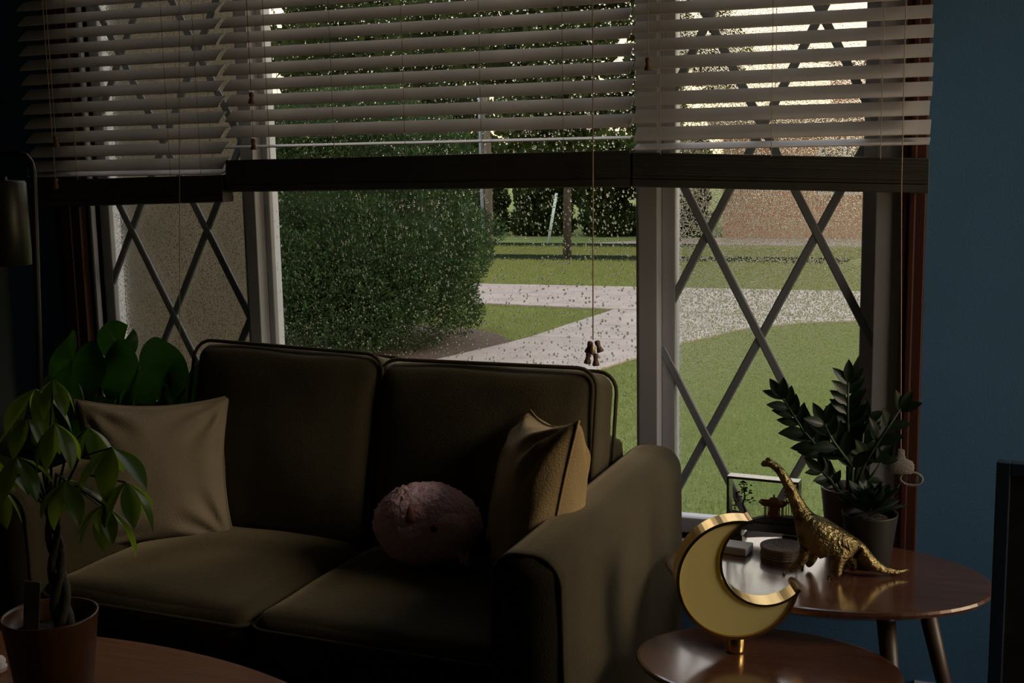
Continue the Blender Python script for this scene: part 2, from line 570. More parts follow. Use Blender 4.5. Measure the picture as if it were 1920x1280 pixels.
# ------------------------------------------------------------------ room shell
WX0, WX1 = -2.46, -0.228           # window opening in the front wall
SILL, HEAD = 0.415, 2.30
CEIL = 2.5
f = MB().box(-2.9, 0.92, -4.75, 0.12, -0.1, 0.0)
structure('floor', f, 'floor', 'dark wood floor under the sofa and tables')
structure('ceiling', MB().box(-2.9, 0.92, -4.75, 0.12, CEIL, CEIL + 0.1), 'ceiling', 'plain ceiling above the dim room')
b = MB()
b.box(-2.9, 0.92, 0.0, 0.12, 0.0, SILL)
b.box(-2.9, 0.92, 0.0, 0.12, HEAD, CEIL)
b.box(-2.9, WX0, 0.0, 0.12, SILL, HEAD)
b.box(-0.17, 0.92, 0.0, 0.12, SILL, HEAD)
structure('wall_front', b, 'wall', 'blue painted wall around the wide front window')
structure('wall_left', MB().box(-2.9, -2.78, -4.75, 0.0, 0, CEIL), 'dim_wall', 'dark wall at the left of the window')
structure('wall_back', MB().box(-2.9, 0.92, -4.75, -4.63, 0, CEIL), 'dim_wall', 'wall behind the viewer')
RX_, RY0, RY1, RZ0, RZ1 = 0.80, -1.05, -0.09, 0.22, 2.20      # unseen side window, added to light the sofa from the right
b = MB().box(RX_, RX_ + 0.12, -4.63, RY0, 0, CEIL).box(RX_, RX_ + 0.12, RY1, 0, 0, CEIL)
b.box(RX_, RX_ + 0.12, RY0, RY1, 0, RZ0).box(RX_, RX_ + 0.12, RY0, RY1, RZ1, CEIL)
structure('wall_right', b, 'wall', 'right wall of the room with an added tall side window')
structure('baseboard_right', MB().box(-0.112, 0.8, -0.014, 0.0, 0, 0.115), 'white', 'white baseboard under the blue wall')

# red wood casing and sill
structure('trim_1', MB().box(-2.565, -2.472, -0.028, 0.0, SILL - 0.1, HEAD + 0.08).box(-2.535, -2.50, -0.036, -0.028, SILL - 0.1, HEAD + 0.08),
          'redwood', 'red-brown wood casing left of the window', bevel=0.003)
structure('trim_2', MB().box(-0.169, -0.118, -0.028, 0.0, SILL - 0.1, HEAD + 0.08).box(-0.155, -0.140, -0.034, -0.028, SILL - 0.1, HEAD + 0.08),
          'redwood', 'red-brown wood casing right of the window', bevel=0.003)
structure('trim_3', MB().box(-2.58, -0.112, -0.05, 0.05, SILL - 0.03, SILL), 'white', 'white window sill board', bevel=0.004)
structure('trim_4', MB().box(-2.565, -0.112, -0.028, 0.0, HEAD, HEAD + 0.08), 'redwood', 'red-brown wood casing above the window', bevel=0.003)


# ------------------------------------------------------------------ windows
def drops(name, parent, x0, x1, z0, z1, y, count, rmin, rmax, power, rings, seed, dens=None, elong=1.15):
    g = np.random.default_rng(seed)
    X = g.uniform(x0, x1, count)
    Z = g.uniform(z0, z1, count)
    if dens is not None:
        keep = g.random(count) < dens((X - x0) / (x1 - x0), (Z - z0) / (z1 - z0))
        X, Z = X[keep], Z[keep]
    k = len(X)
    R = rmin + (rmax - rmin) * g.random(k) ** power
    n = 6 if rings == 1 else 8
    an = np.arange(n) * 2 * np.pi / n
    loc = [(0.0, 0.0, 0.55)]
    if rings == 2:
        for a in an:
            loc.append((0.62 * np.cos(a), 0.62 * np.sin(a), 0.40))
    for a in an:
        loc.append((np.cos(a), np.sin(a), 0.0))
    loc = np.array(loc)
    fs = []
    for j in range(n):
        fs.append((0, 1 + (j + 1) % n, 1 + j))
    if rings == 2:
        for j in range(n):
            a, b_ = 1 + j, 1 + (j + 1) % n
            fs.append((a, b_, n + b_))
            fs.append((a, n + b_, n + a))
    fs = np.array(fs)
    V = np.empty((k, len(loc), 3))
    V[:, :, 0] = X[:, None] + R[:, None] * loc[None, :, 0]
    V[:, :, 1] = y + R[:, None] * loc[None, :, 2]
    V[:, :, 2] = Z[:, None] + R[:, None] * loc[None, :, 1] * elong
    F = fs[None] + (np.arange(k) * len(loc))[:, None, None]
    me = np_mesh(name, V.reshape(-1, 3), F.ravel(), 3, True)
    o = link(name, me, 'water', parent)
    o['kind'] = 'stuff'
    return o


def window(n, x0, x1, label, diamond):
    t = thing('window_%d' % n, label, None, (0, 0, 0), kind='structure')
    z0, z1 = SILL, HEAD
    fw = 0.035
    if n == 2:
        fw = 0.018
    for nm, bx in (('jamb', (x0, x0 + fw, 0.045, 0.095, z0, z1)), ('jamb', (x1 - fw, x1, 0.045, 0.095, z0, z1)),
                   ('bottom_rail', (x0 + fw, x1 - fw, 0.045, 0.095, z0, z0 + 0.04)), ('top_rail', (x0 + fw, x1 - fw, 0.045, 0.095, z1 - 0.04, z1))):
        MB().box(*bx).build(nm, 'white', t, False, 0.003)
    MB().box(x0 + 0.004, x1 - 0.004, 0.060, 0.064, z0 + 0.01, z1 - 0.01).build('pane', 'glass', t)
    return t


w1 = window(1, -2.46, -1.926, 'left sash of the front window with white diamond grille and misted rain', True)
w2 = window(2, -1.89, -0.793, 'middle picture window speckled with raindrops above the sofa', False)
w3 = window(3, -0.745, -0.228, 'right sash of the front window with diamond grille behind the plant table', True)

t = thing('window_4', 'added unseen side window in the right wall, lighting the sofa', None, kind='structure')
ym_ = (RY0 + RY1) / 2
for y0_, y1_ in ((RY0, RY0 + 0.05), (ym_ - 0.025, ym_ + 0.025), (RY1 - 0.05, RY1)):
    MB().box(RX_ + 0.03, RX_ + 0.09, y0_, y1_, RZ0, RZ1).build('stile', 'white', t, False, 0.004)
for z0_, z1_ in ((RZ0, RZ0 + 0.05), (RZ1 - 0.05, RZ1)):
    MB().box(RX_ + 0.03, RX_ + 0.09, RY0 + 0.05, RY1 - 0.05, z0_, z1_).build('rail', 'white', t, False, 0.004)
for y0_, y1_ in ((RY0 + 0.05, ym_ - 0.025), (ym_ + 0.025, RY1 - 0.05)):
    MB().box(RX_ + 0.058, RX_ + 0.062, y0_, y1_, RZ0 + 0.05, RZ1 - 0.05).build('pane', 'glass', t)

# mullion posts and end frames
structure('trim_5', MB().box(-1.926, -1.89, 0.0, 0.11, SILL, HEAD), 'white', 'white mullion post between left and middle panes', bevel=0.002)
structure('trim_6', MB().box(-0.793, -0.745, 0.0, 0.11, SILL, HEAD), 'white', 'white mullion post between middle and right panes', bevel=0.002)
structure('trim_7', MB().box(-0.228, -0.169, -0.006, 0.11, SILL, HEAD), 'white', 'white jamb post at the right edge of the window', bevel=0.002)
structure('trim_8', MB().box(-2.474, -2.46, 0.0, 0.11, SILL, HEAD).box(-2.46, -2.452, 0.0, 0.02, SILL, HEAD), 'white', 'white jamb post at the left edge of the window', bevel=0.002)


def grille(win, x0, x1, xa, za, px, pz, slot):
    """diagonal bars through lattice point (xa, za); full diamonds are px wide and pz high"""
    z0, z1 = SILL + 0.02, HEAD - 0.02
    k = pz / px
    for sgn in (1, -1):
        for i in range(-14, 15):
            xx = xa + i * px
            # line: z - za = sgn*k*(x - xx)
            zs = sorted((za + sgn * k * (x0 - xx), za + sgn * k * (x1 - xx)))
            lo, hi = max(zs[0], z0), min(zs[1], z1)
            if hi - lo < 0.06:
                continue
            xl, xh = xx + (lo - za) / (sgn * k), xx + (hi - za) / (sgn * k)
            yy = 0.050 + (0.0015 if sgn > 0 else -0.0015)
            MB().bar((xl, yy, lo), (xh, yy, hi), 0.0205, 0.011, (1, 0, 0)).build('muntin', 'grille', win, False, 0.003, 1)


grille(w1, -2.46, -1.926, -2.350, 1.186, 0.2635, 0.503, 0)
grille(w3, -0.745, -0.228, -0.630, 1.1835, 0.264, 0.512, 0)
drops('raindrops', w2, -1.87, -0.81, 0.62, 1.95, 0.0642, 15000, 0.0009, 0.0034, 2.6, 2, 5,
      lambda u, v: np.clip(0.30 + 0.5 * u + 0.45 * (1 - v) ** 2 * (1 - u) + 0.25 * v, 0, 1))
drops('raindrops', w1, -2.43, -1.945, 0.62, 1.95, 0.0642, 80000, 0.0008, 0.0019, 1.5, 1, 6)
drops('raindrops', w3, -0.715, -0.255, 0.50, 1.85, 0.0642, 90000, 0.0008, 0.0019, 1.5, 1, 8)


# ------------------------------------------------------------------ venetian blinds
def tassel_mb(h=0.030, r=0.0092):
    return MB().lathe([(r * 0.45, h * 0.5), (r * 0.72, h * 0.42), (r * 0.72, h * 0.2), (r * 0.55, 0), (r * 0.8, -h * 0.2),
                       (r, -h * 0.42), (r * 0.9, -h * 0.5)], 12)


TASS = tassel_mb().mesh('tassel', True)
TASS.materials.append(MT['tassel'])
PITCH = 0.0413
TILT = math.radians(38)


def slat_mesh(L):
    """slightly crowned slat, 50 mm wide, 3 mm thick, along X"""
    mb = MB()
    n = 6
    prof = []
    for i in range(n + 1):
        u = -0.025 + 0.05 * i / n
        prof.append((u, 0.0018 * (1 - (u / 0.025) ** 2)))
    ring = [(u, z + 0.0013) for u, z in prof] + [(u, z - 0.0013) for u, z in reversed(prof)]
    k = len(ring)
    vs = [(x, u, z) for x in (-L / 2, L / 2) for u, z in ring]
    fs = [(i, (i + 1) % k, k + (i + 1) % k, k + i) for i in range(k)]
    fs += [tuple(range(k - 1, -1, -1)), tuple(range(k, 2 * k))]
    mb.add(vs, fs)
    me = mb.mesh('slat', False)
    me.materials.append(MT['slat'])
    return me


def blind(label, x0, x1, low, st_l, st_r, ladders, extra=None):
    """low: height of the lowest tilted slat's room-side edge; st_l/st_r: (bottom, top) of the gathered stack at each end"""
    xc, L = (x0 + x1) / 2, x1 - x0
    YC = -0.062
    t = thing('venetian_blind', label, 'blind', (xc, YC, HEAD + 0.03))
    zz = lambda z: z - HEAD - 0.03
    MB().box(-L / 2, L / 2, -0.03, 0.03, -0.03, 0.03).build('headrail', 'slat', t, False, 0.003)
    me = slat_mesh(L)
    z = low + 0.025 * math.sin(TILT)
    while z < HEAD - 0.02:
        o = link('slat', me, None, t)
        o.location = (rnd.uniform(-0.003, 0.003), 0, zz(z))
        o.rotation_euler = (TILT + rnd.uniform(-0.02, 0.02), 0, 0)
        z += PITCH
    if extra:
        o = link('slat', me, None, t)
        o.location = (0, 0, zz(extra[0]))
        o.rotation_euler = (extra[1], 0, 0)
    # gathered slats and bottom rail (joined: each slat is only a few millimetres thick)
    hl, hr = st_l[1] - st_l[0], st_r[1] - st_r[0]
    n = int((hl - 0.02) / 0.0042)
    th_l, th_r = (hl - 0.021) / n * 0.985, (hr - 0.021) / n * 0.985
    mb = MB()
    for i in range(n):
        fl = 0.021 + (hl - 0.022) * i / n
        fr = 0.021 + (hr - 0.022) * i / n
        dy = rnd.uniform(-0.0012, 0.0012)
        vs = []
        for x, zb in ((-L / 2, st_l[0] + fl), (L / 2, st_r[0] + fr)):
            h_ = th_l if x < 0 else th_r
            for y, q in ((-0.025 + dy, 0.0004), (-0.0235 + dy, 0), (0.025 + dy, 0), (0.025 + dy, h_), (-0.0235 + dy, h_), (-0.025 + dy, h_ - 0.0004)):
                vs.append((x, y, zz(zb + q)))
        mb.add(vs, [(5, 4, 3, 2, 1, 0), (6, 7, 8, 9, 10, 11)] + [(q_, (q_ + 1) % 6, 6 + (q_ + 1) % 6, 6 + q_) for q_ in range(6)])
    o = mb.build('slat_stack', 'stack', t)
    o['kind'] = 'stuff'
    mb = MB()
    vs = []
    for x, zb in ((-L / 2, st_l[0]), (L / 2, st_r[0])):
        for y, q in ((-0.026, 0.003), (-0.02, 0), (0.02, 0), (0.026, 0.003), (0.026, 0.018), (0.02, 0.021), (-0.02, 0.021), (-0.026, 0.018)):
            vs.append((x, y, zz(zb + q)))
    mb.add(vs, [tuple(range(7, -1, -1)), tuple(range(8, 16))] + [(i, (i + 1) % 8, 8 + (i + 1) % 8, 8 + i) for i in range(8)])
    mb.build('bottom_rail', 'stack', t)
    for lx in ladders:
        fr = (lx - x0) / L
        zb = st_l[1] + (st_r[1] - st_l[1]) * fr
        mb = MB()
        for dy in (-0.0265, 0.0265):
            mb.tube([(lx - xc, dy, zz(HEAD)), (lx - xc, dy, zz(zb + 0.07)), (lx - xc + (0.012 if dy > 0 else 0), dy, zz(zb - 0.005))], 0.0008, 5)
        mb.build('ladder_cord', 'cord', t)
    return t, xc, YC, zz


def cord(bl, pts, tassels, r=0.0011, extra_mb=None):
    t, xc, YC, zz = bl
    o = MB().tube([(x - xc, y - YC, zz(z)) for x, y, z in pts], r, 6).build('pull_cord', 'cord', t)
    for (x, y, z, rx, ry) in tassels:
        q = link('tassel', TASS, None, o)
        q.location = (x - xc, y - YC, zz(z))
        q.rotation_euler = (rx, ry, 0)
    return o


bL = blind('white venetian blind at the left, lowered furthest and fading into shadow', -2.60, -1.935, 1.360, (1.257, 1.336), (1.270, 1.345),
           (-2.42, -2.10, -2.0), (1.352, math.radians(14)))
bC = blind('wide white venetian blind over the middle pane above the sofa', -1.921, -0.790, 1.443, (1.297, 1.384), (1.301, 1.389),
           (-1.78, -1.585, -1.38, -1.17, -0.955), (1.418, math.radians(7)))
bR = blind('white venetian blind at the right, bottom rail hanging askew', -0.782, -0.113, 1.410, (1.301, 1.384), (1.281, 1.358),
           (-0.715, -0.455, -0.215), (1.395, math.radians(16)))
o = cord(bC, [(-0.873, -0.1, 2.26), (-0.875, -0.1, 1.6), (-0.881, -0.1, 0.93)],
         [(-0.891, -0.1, 0.912, 0, 0.25), (-0.866, -0.103, 0.915, 0, -0.35), (-0.893, -0.104, 0.886, 0, 0.15), (-0.873, -0.104, 0.882, 0, 0.0)], 0.0017)
q = MB().ball((0, 0, 0), (0.006, 0.006, 0.013), 10, 8).build('bead', 'brass_bead', o, True)
q.location = (-0.880 - bC[1], -0.106 - bC[2], bC[3](0.905))
cord(bC, [(-1.822, -0.1, 2.26), (-1.821, -0.1, 1.56)], [(-1.82, -0.1, 1.545, 0, 0.05)])
cord(bC, [(-1.817, -0.104, 2.26), (-1.818, -0.104, 1.44)], [(-1.818, -0.104, 1.424, 0, 0)])
cord(bL, [(-2.005, -0.1, 2.26), (-2.03, -0.1, 1.80), (-2.10, -0.1, 0.80)], [(-2.105, -0.1, 0.785, 0, 0.08)])
cord(bL, [(-2.475, -0.1, 2.26), (-2.475, -0.1, 1.46)], [(-2.475, -0.1, 1.445, 0, 0)])
cord(bL, [(-2.483, -0.104, 2.26), (-2.483, -0.104, 1.34)], [(-2.483, -0.104, 1.326, 0, 0)])
cord(bR, [(-0.741, -0.1, 2.26), (-0.741, -0.1, 1.60)], [(-0.741, -0.1, 1.586, 0, 0)])
cord(bR, [(-0.172, -0.1, 2.26), (-0.168, -0.1, 1.3), (-0.153, -0.1, 0.705)], [])

# crocheted ornament hanging from the right cord
t = thing('crochet_ornament', 'small white crocheted ornament with dark stitches hanging by the right casing', 'ornament', (-0.153, -0.1, 0.62))
MB().lathe([(0.004, 0.085), (0.008, 0.083), (0.009, 0.072), (0.011, 0.064), (0.026, 0.058), (0.030, 0.050), (0.030, 0.040), (0.027, 0.030), (0.012, 0.027)], 20, sx=1, sy=0.35).build('cap', 'crochet', t, True)
ring = [(0.024 + 0.024 * math.cos(a), 0, 0.018 + 0.015 * math.sin(a)) for a in [2 * PI * i / 24 for i in range(24)]]
MB().tube(ring, 0.0032, 8, True).build('ring', 'crochet', t, True)
s = MB()
for i in range(6):
    x = 0.008 + i * 0.0065
    s.tube([(x, 0, 0.031 - abs(i - 2.5) * 0.001), (x + (0.002 if i % 2 else -0.001), -0.002, 0.018), (x + 0.001, 0, 0.006 + abs(i - 2.5) * 0.001)], 0.0011, 5)
s.build('dark_stitches', 'blackyarn', t)
MB().tube([(0.003, 0, 0.012), (-0.002, 0, 0.0), (-0.006, 0, -0.012)], 0.001, 5).build('loose_thread', 'crochet', t)


# ------------------------------------------------------------------ sofa
SO = Vector((-1.405, -0.85, 0))
SR = math.radians(-2.5)
sofa = thing('loveseat', 'dark olive velvet two-seat sofa with piped cushions under the window', 'sofa', SO, SR)
ARMH = 0.655


def arm(sx):
    """padded arm: rounded top, slightly dipped towards the back"""
    mb = MB()
    w_, n, kk = 0.145, 9, 10
    vs, fs = [], []
    prof = []
    r = 0.055
    for a in range(0, 91, 15):
        prof.append((-w_ / 2 + r - r * math.cos(math.radians(a)), -r + r * math.sin(math.radians(a))))
    for a in range(90, -1, -15):
        prof.append((w_ / 2 - r + r * math.cos(math.radians(a)), -r + r * math.sin(math.radians(a))))
    prof = [(-w_ / 2, -0.52)] + [(-w_ / 2 - 0.004, -0.3)] + prof + [(w_ / 2 + 0.004, -0.3), (w_ / 2, -0.52)]
    ys = [-0.03, -0.024, -0.01, 0.1, 0.25, 0.4, 0.6, 0.765, 0.775, 0.78]
    sc = [0.93, 0.97, 1, 1.0, 1.01, 1.01, 1.0, 1, 0.97, 0.93]
    k = len(prof)
    for y, s_ in zip(ys, sc):
        top = ARMH + 0.030 * max(0, y)
        for u, z in prof:
            zz_ = top + (z if z > -0.06 else z) * 1.0 - (1 - s_) * 0.06
            vs.append((u * s_, y, max(0.12, zz_)))
    for i in range(len(ys) - 1):
        for j in range(k - 1):
            fs.append((i * k + j, i * k + j + 1, (i + 1) * k + j + 1, (i + 1) * k + j))
    fs.append(tuple(range(k)))
    fs.append(tuple((len(ys) - 1) * k + j for j in range(k - 1, -1, -1)))
    mb.add(vs, fs)
    o = mb.build('arm', 'sofa', sofa, True, loc=(sx * 0.6425, 0, 0))
    bm = bmesh.new()
    bm.from_mesh(o.data)
    bmesh.ops.recalc_face_normals(bm, faces=bm.faces[:])
    bm.to_mesh(o.data)
    bm.free()
    # piping round the front panel
    pts = [(u * 0.95, -0.031, ARMH + z - 0.004) for u, z in prof]
    pts[0] = (pts[0][0], -0.031, 0.13)
    pts[-1] = (pts[-1][0], -0.031, 0.13)
    MB().tube(pts, 0.0042, 6).build('piping', 'piping', o, True)


arm(-1)
arm(1)
me = soft_box(1.15, 0.66, 0.20, 0.02, n=8)
link('seat_base', me, 'sofa', sofa, loc=(0, 0.345, 0.21))
me = soft_box(1.15, 0.09, 0.58, 0.035, n=8)
link('back_frame', me, 'sofa', sofa, loc=(0, 0.735, 0.41))
for s in (-1, 1):
    me = soft_box(0.568, 0.60, 0.145, 0.035, (0, 0.012, 0.022), 18, 0.006, s * 3 + 5)
    # gentle crease across the seat
    for v in me.vertices:
        if v.co.z > 0.04:
            d = v.co.y - (0.02 + 0.03 * math.sin(v.co.x * 9 + s))
            v.co.z -= 0.007 * math.exp(-(d / 0.02) ** 2) * max(0, 1 - (v.co.x / 0.24) ** 2)
    o = link('seat_cushion', me, 'sofa', sofa, loc=(s * 0.286, 0.288, 0.372))
    loop = [(x, y, 0.044) for x, y in rrect(0.574, 0.622, 0.045)]
    MB().tube(loop, 0.0048, 6, True).build('piping', 'piping', o, True)
    loop = [(x, y, -0.058) for x, y in rrect(0.570, 0.612, 0.04)]
    MB().tube(loop, 0.0045, 6, True).build('piping', 'piping', o, True)
for s in (-1, 1):
    me = soft_box(0.566, 0.17, 0.50, 0.045, (0.004, 0.03, 0.008), 18, 0.006, s * 5 + 2)
    o = link('back_cushion', me, 'sofa', sofa)
    o.location = (s * 0.284, 0.602, 0.632 + (0.012 if s < 0 else -0.004))
    o.rotation_euler = (math.radians(-13), math.radians(1.6 if s < 0 else -0.4), 0)
    for yy in (-0.072, 0.072):
        loop = [(x, yy, z) for x, z in rrect(0.572, 0.506, 0.05)]
        MB().tube(loop, 0.0048, 6, True).build('piping', 'piping', o, True)
for x in (-0.62, 0.62):
    for y in (0.03, 0.68):
        MB().lathe([(0.016, 0), (0.026, 0.12)], 14).build('leg', 'darkleg', sofa, True, loc=(x, y, 0))


# ------------------------------------------------------------------ throw pillows and plush
def pillow(name, label, m, size, thick, loc, normal, rollang, seed):
    t = thing(name, label, 'pillow', loc)
    n = 44
    vs, fs = [], []
    for side in (1, -1):
        for i in range(n + 1):
            for j in range(n + 1):
                u, v = -1 + 2 * i / n, -1 + 2 * j / n
                k = ((1 - u * u) * (1 - v * v))
                z = side * thick / 2 * (k ** 0.42) if k > 0 else 0
                x = u * size / 2 * (1 - 0.13 * (1 - v * v) * abs(u) ** 3)
                y = v * size / 2 * (1 - 0.13 * (1 - u * u) * abs(v) ** 3)
                # creases radiating from the corners
                for cx, cy in ((-1, -1), (1, -1), (-1, 1), (1, 1)):
                    dx, dy = u - cx, v - cy
                    d = math.hypot(dx, dy)
                    if 0.04 < d < 1.0:
                        a = math.atan2(abs(dy), abs(dx))
                        z += side * 0.008 * math.sin(a * 13 + seed + cx * 2 + cy) * math.sin(PI * d) * min(1, k * 5)
                        if cy > 0:
                            z += side * 0.005 * math.sin(u * 20 + seed) * max(0, 1 - d * 1.4) * min(1, k * 6)
                z += side * 0.006 * noise.noise(Vector((u * 2.2 + seed, v * 2.2, side))) * min(1, k * 4)
                vs.append((x, y, z))
    m1_ = (n + 1) * (n + 1)
    for i in range(n):
        for j in range(n):
            a = i * (n + 1) + j
            fs.append((a, a + n + 1, a + n + 2, a + 1))
            fs.append((m1_ + a, m1_ + a + 1, m1_ + a + n + 2, m1_ + a + n + 1))
    mb = MB().add(vs, fs)
    me = mb.mesh('cover', True)
    bm = bmesh.new()
    bm.from_mesh(me)
    bmesh.ops.remove_doubles(bm, verts=bm.verts[:], dist=1e-5)
    bm.to_mesh(me)
    bm.free()
    zdir = Vector(normal).normalized()
    upv = Vector((0, 0, 1))
    ydir = (upv - zdir * upv.dot(zdir)).normalized()
    R_ = orient((0, 0, 0), ydir, zdir) @ Matrix.Rotation(rollang, 4, 'Z')
    o = link('cover', me, m, t)
    o.matrix_local = R_
    # stitched edge seam
    loop = []
    for (a0, a1) in (((-1, -1), (1, -1)), ((1, -1), (1, 1)), ((1, 1), (-1, 1)), ((-1, 1), (-1, -1))):
        for i in range(12):
            q_ = i / 12
            u, v = a0[0] + (a1[0] - a0[0]) * q_, a0[1] + (a1[1] - a0[1]) * q_
            loop.append((u * size / 2 * (1 - 0.13 * (1 - v * v) * abs(u) ** 3) * 1.004, v * size / 2 * (1 - 0.13 * (1 - u * u) * abs(v) ** 3) * 1.004, 0))
    s_ = MB().tube(loop, 0.0028, 6, True).build('seam', m, t, True)
    s_.matrix_local = R_
    return t


pillow('throw_pillow', 'tan velvet throw pillow leaning in the right arm beside the pink plush', 'pillow', 0.385, 0.17,
       (-0.875, -0.545, 0.640), (-0.80, -0.52, 0.24), math.radians(8), 1.0)
pillow('throw_pillow', 'grey-olive velvet throw pillow with creases at the sofa left end', 'pillow2', 0.385, 0.17,
       (-1.925, -0.46, 0.605), (0.62, -0.74, 0.26), math.radians(-3), 4.0)

t = thing('plush_toy', 'round pink fleecy plush animal lying on the seat beside the tan pillow', 'plush toy', (-1.155, -0.50, 0.452))
bm = bmesh.new()
bmesh.ops.create_icosphere(bm, subdivisions=5, radius=1)
for v in bm.verts:
    d = v.co.normalized()
    lump = 0.0
    if not (d.x > 0.25 and d.y < 0.3):
        nn_ = noise.voronoi(d * 10.5)[0][0]
        lump = 0.12 * (0.40 - nn_) + 0.02 * noise.noise(d * 16)
    ptt = Vector((d.x * 0.130, d.y * 0.10, d.z * 0.099)) * (1 + lump)
    if d.x > 0:
        ptt.z += 0.004 * d.x
    ptt.x -= 0.012 * max(0, -d.z) * d.x
    ptt.z *= 1 - 0.10 * max(0, d.x) ** 2
    v.co = ptt + Vector((0, 0, 0.1))
me = bpy.data.meshes.new('body')
bm.to_mesh(me)
bm.free()
me.polygons.foreach_set('use_smooth', [True] * len(me.polygons))
link('body', me, 'pink', t)
MB()._ball((0.064, -0.043, 0.098), 0.058, 0.05, 0.060, 24, 16).build('face', 'pinkface', t, True)
MB()._ball((0.058, -0.0935, 0.124), 0.0078, 0.0045, 0.0078, 14, 10).build('eye', 'black', t, True)
MB().lathe([(0.013, 0), (0.011, 0.014), (0.007, 0.030), (0.001, 0.044)], 14, (0.003, -0.094, 0.134), 1, 0.5).build('ear', 'tan', t, True)
s = MB()
for i in range(26):
    a, b_ = rnd.uniform(0, 2 * PI), rnd.uniform(0, 1)
    s._ball((0.112 + 0.010 * math.cos(a) * b_, -0.058 + 0.012 * math.sin(a), 0.062 + 0.022 * math.cos(a * 1.7) * b_), 0.006, 0.006, 0.006, 7, 5)
s.build('fluffy_muzzle', 'pinkface', t, True)


# ------------------------------------------------------------------ nesting side tables
def oval_table(name, label, cx, cy, ax, ay, zt, th, legs, m):
    t = thing(name, label, 'table', (cx, cy, 0))
    mb = MB().lathe([(0.90, zt - th), (0.985, zt - th * 0.55), (1.0, zt - th * 0.25), (0.992, zt - 0.001), (0.97, zt)], 72, (0, 0, 0), ax, ay)
    mb.build('tabletop', m, t, False)
    for x, y, dx, dy in legs:
        MB().tube([(x, y, zt - th + 0.003), (x + dx, y + dy, 0)], [0.020, 0.012], 14).build('leg', 'darkleg', t, True)
    return t


oval_table('side_table', 'taller dark walnut oval side table holding the plants and gold dinosaur', -0.292, -0.335, 0.345, 0.235, 0.48, 0.026,
           [(-0.20, 0.10, -0.05, 0.02), (-0.20, -0.10, -0.05, -0.03), (0.135, -0.11, 0.05, -0.03), (0.195, 0.07, 0.11, 0.02)], 'walnut')
oval_table('side_table', 'lower dark walnut oval nesting table under the moon lamp', -0.360, -0.672, 0.255, 0.183, 0.40, 0.022,
           [(-0.15, 0.07, -0.03, 0.02), (-0.15, -0.08, -0.03, -0.03), (0.15, -0.08, 0.03, -0.03), (0.15, 0.07, 0.03, 0.02)], 'walnut')

# moon lamp
t = thing('moon_lamp', 'brass crescent moon table lamp with cream shade standing on the lower table', 'lamp', (-0.427, -0.632, 0.40), math.radians(21))
R1, R2, ox, oz, cz = 0.121, 0.086, 0.054, 0.036, 0.154


def crescent(n=60, ins=0.0, ins2=0.0):
    """points of outer arc (tip to tip) and matching inner arc"""
    r1, r2 = R1 - ins, R2 + ins2
    d = math.hypot(ox, oz)
    base = math.atan2(oz, ox)
    ca = (r1 * r1 + d * d - r2 * r2) / (2 * d * r1)
    a = math.acos(max(-1, min(1, ca)))
    cb = (r2 * r2 + d * d - r1 * r1) / (2 * d * r2)
    b_ = math.acos(max(-1, min(1, cb)))
    outer, inner = [], []
    for i in range(n + 1):
        q_ = i / n
        A = base + a + (2 * PI - 2 * a) * q_
        outer.append((r1 * math.cos(A), cz + r1 * math.sin(A)))
        B = base + PI - b_ + 2 * b_ * q_
        inner.append((ox + r2 * math.cos(B), cz + oz + r2 * math.sin(B)))
    return outer, inner


def strip_solid(o_, i_, y0, y1):
    mb = MB()
    n = len(o_)
    vs, fs = [], []
    for (a, b_) in zip(o_, i_):
        vs += [(a[0], y0, a[1]), (b_[0], y0, b_[1]), (b_[0], y1, b_[1]), (a[0], y1, a[1])]
    for k in range(n - 1):
        p_, q_ = 4 * k, 4 * (k + 1)
        fs += [(p_, p_ + 1, q_ + 1, q_), (p_ + 1, p_ + 2, q_ + 2, q_ + 1), (p_ + 2, p_ + 3, q_ + 3, q_ + 2), (p_ + 3, p_, q_, q_ + 3)]
    fs += [(3, 2, 1, 0), (4 * n - 4, 4 * n - 3, 4 * n - 2, 4 * n - 1)]
    mb.add(vs, fs)
    return mb


oo, ii = crescent()
o2 = [(x * (1 - 0.006 / R1), cz + (z - cz) * (1 - 0.006 / R1)) for x, z in oo]
i2 = [(ox + (x - ox) * (1 + 0.005 / R2), cz + oz + (z - cz - oz) * (1 + 0.005 / R2)) for x, z in ii]
shell = strip_solid(oo, o2, -0.026, 0.026)
shell.add(*(lambda m_: (m_.v, m_.f))(strip_solid(i2, ii, -0.026, 0.026)))
shell.build('brass_shell', 'brass', t, False)
fo, fi = crescent(60, 0.007, 0.006)
strip_solid(fo, fi, -0.021, -0.016).build('front_shade', 'acrylic', t)
strip_solid(fo, fi, 0.016, 0.021).build('rear_shade', 'acrylic', t)
MB().lathe([(0.019, 0.002), (0.0195, 0.004), (0.0195, 0.030), (0.016, 0.034)], 28).build('stem', 'brass', t, True)

# gold dinosaur
t = thing('dinosaur_figurine', 'gold long-necked dinosaur figurine striding on the walnut side table', 'figurine', (-0.30, -0.355, 0.48))


def skin_obj(name, verts, edges, radii, m, parent, sub=2, root=0):
    me = bpy.data.meshes.new(name)
    me.from_pydata(verts, edges, [])
    o = bpy.data.objects.new(name, me)
    COL.objects.link(o)
    o.parent = parent
    sk = o.modifiers.new('skin', 'SKIN')
    sk.use_smooth_shade = True
    sv = me.skin_vertices[0].data
    for i, r in enumerate(radii):
        rr = r if isinstance(r, tuple) else (r, r)
        sv[i].radius = rr
        sv[i].use_root = (i == root)
    ss = o.modifiers.new('subsurf', 'SUBSURF')
    ss.levels = sub
    ss.render_levels = sub
    me.materials.append(MT[m])
    return o


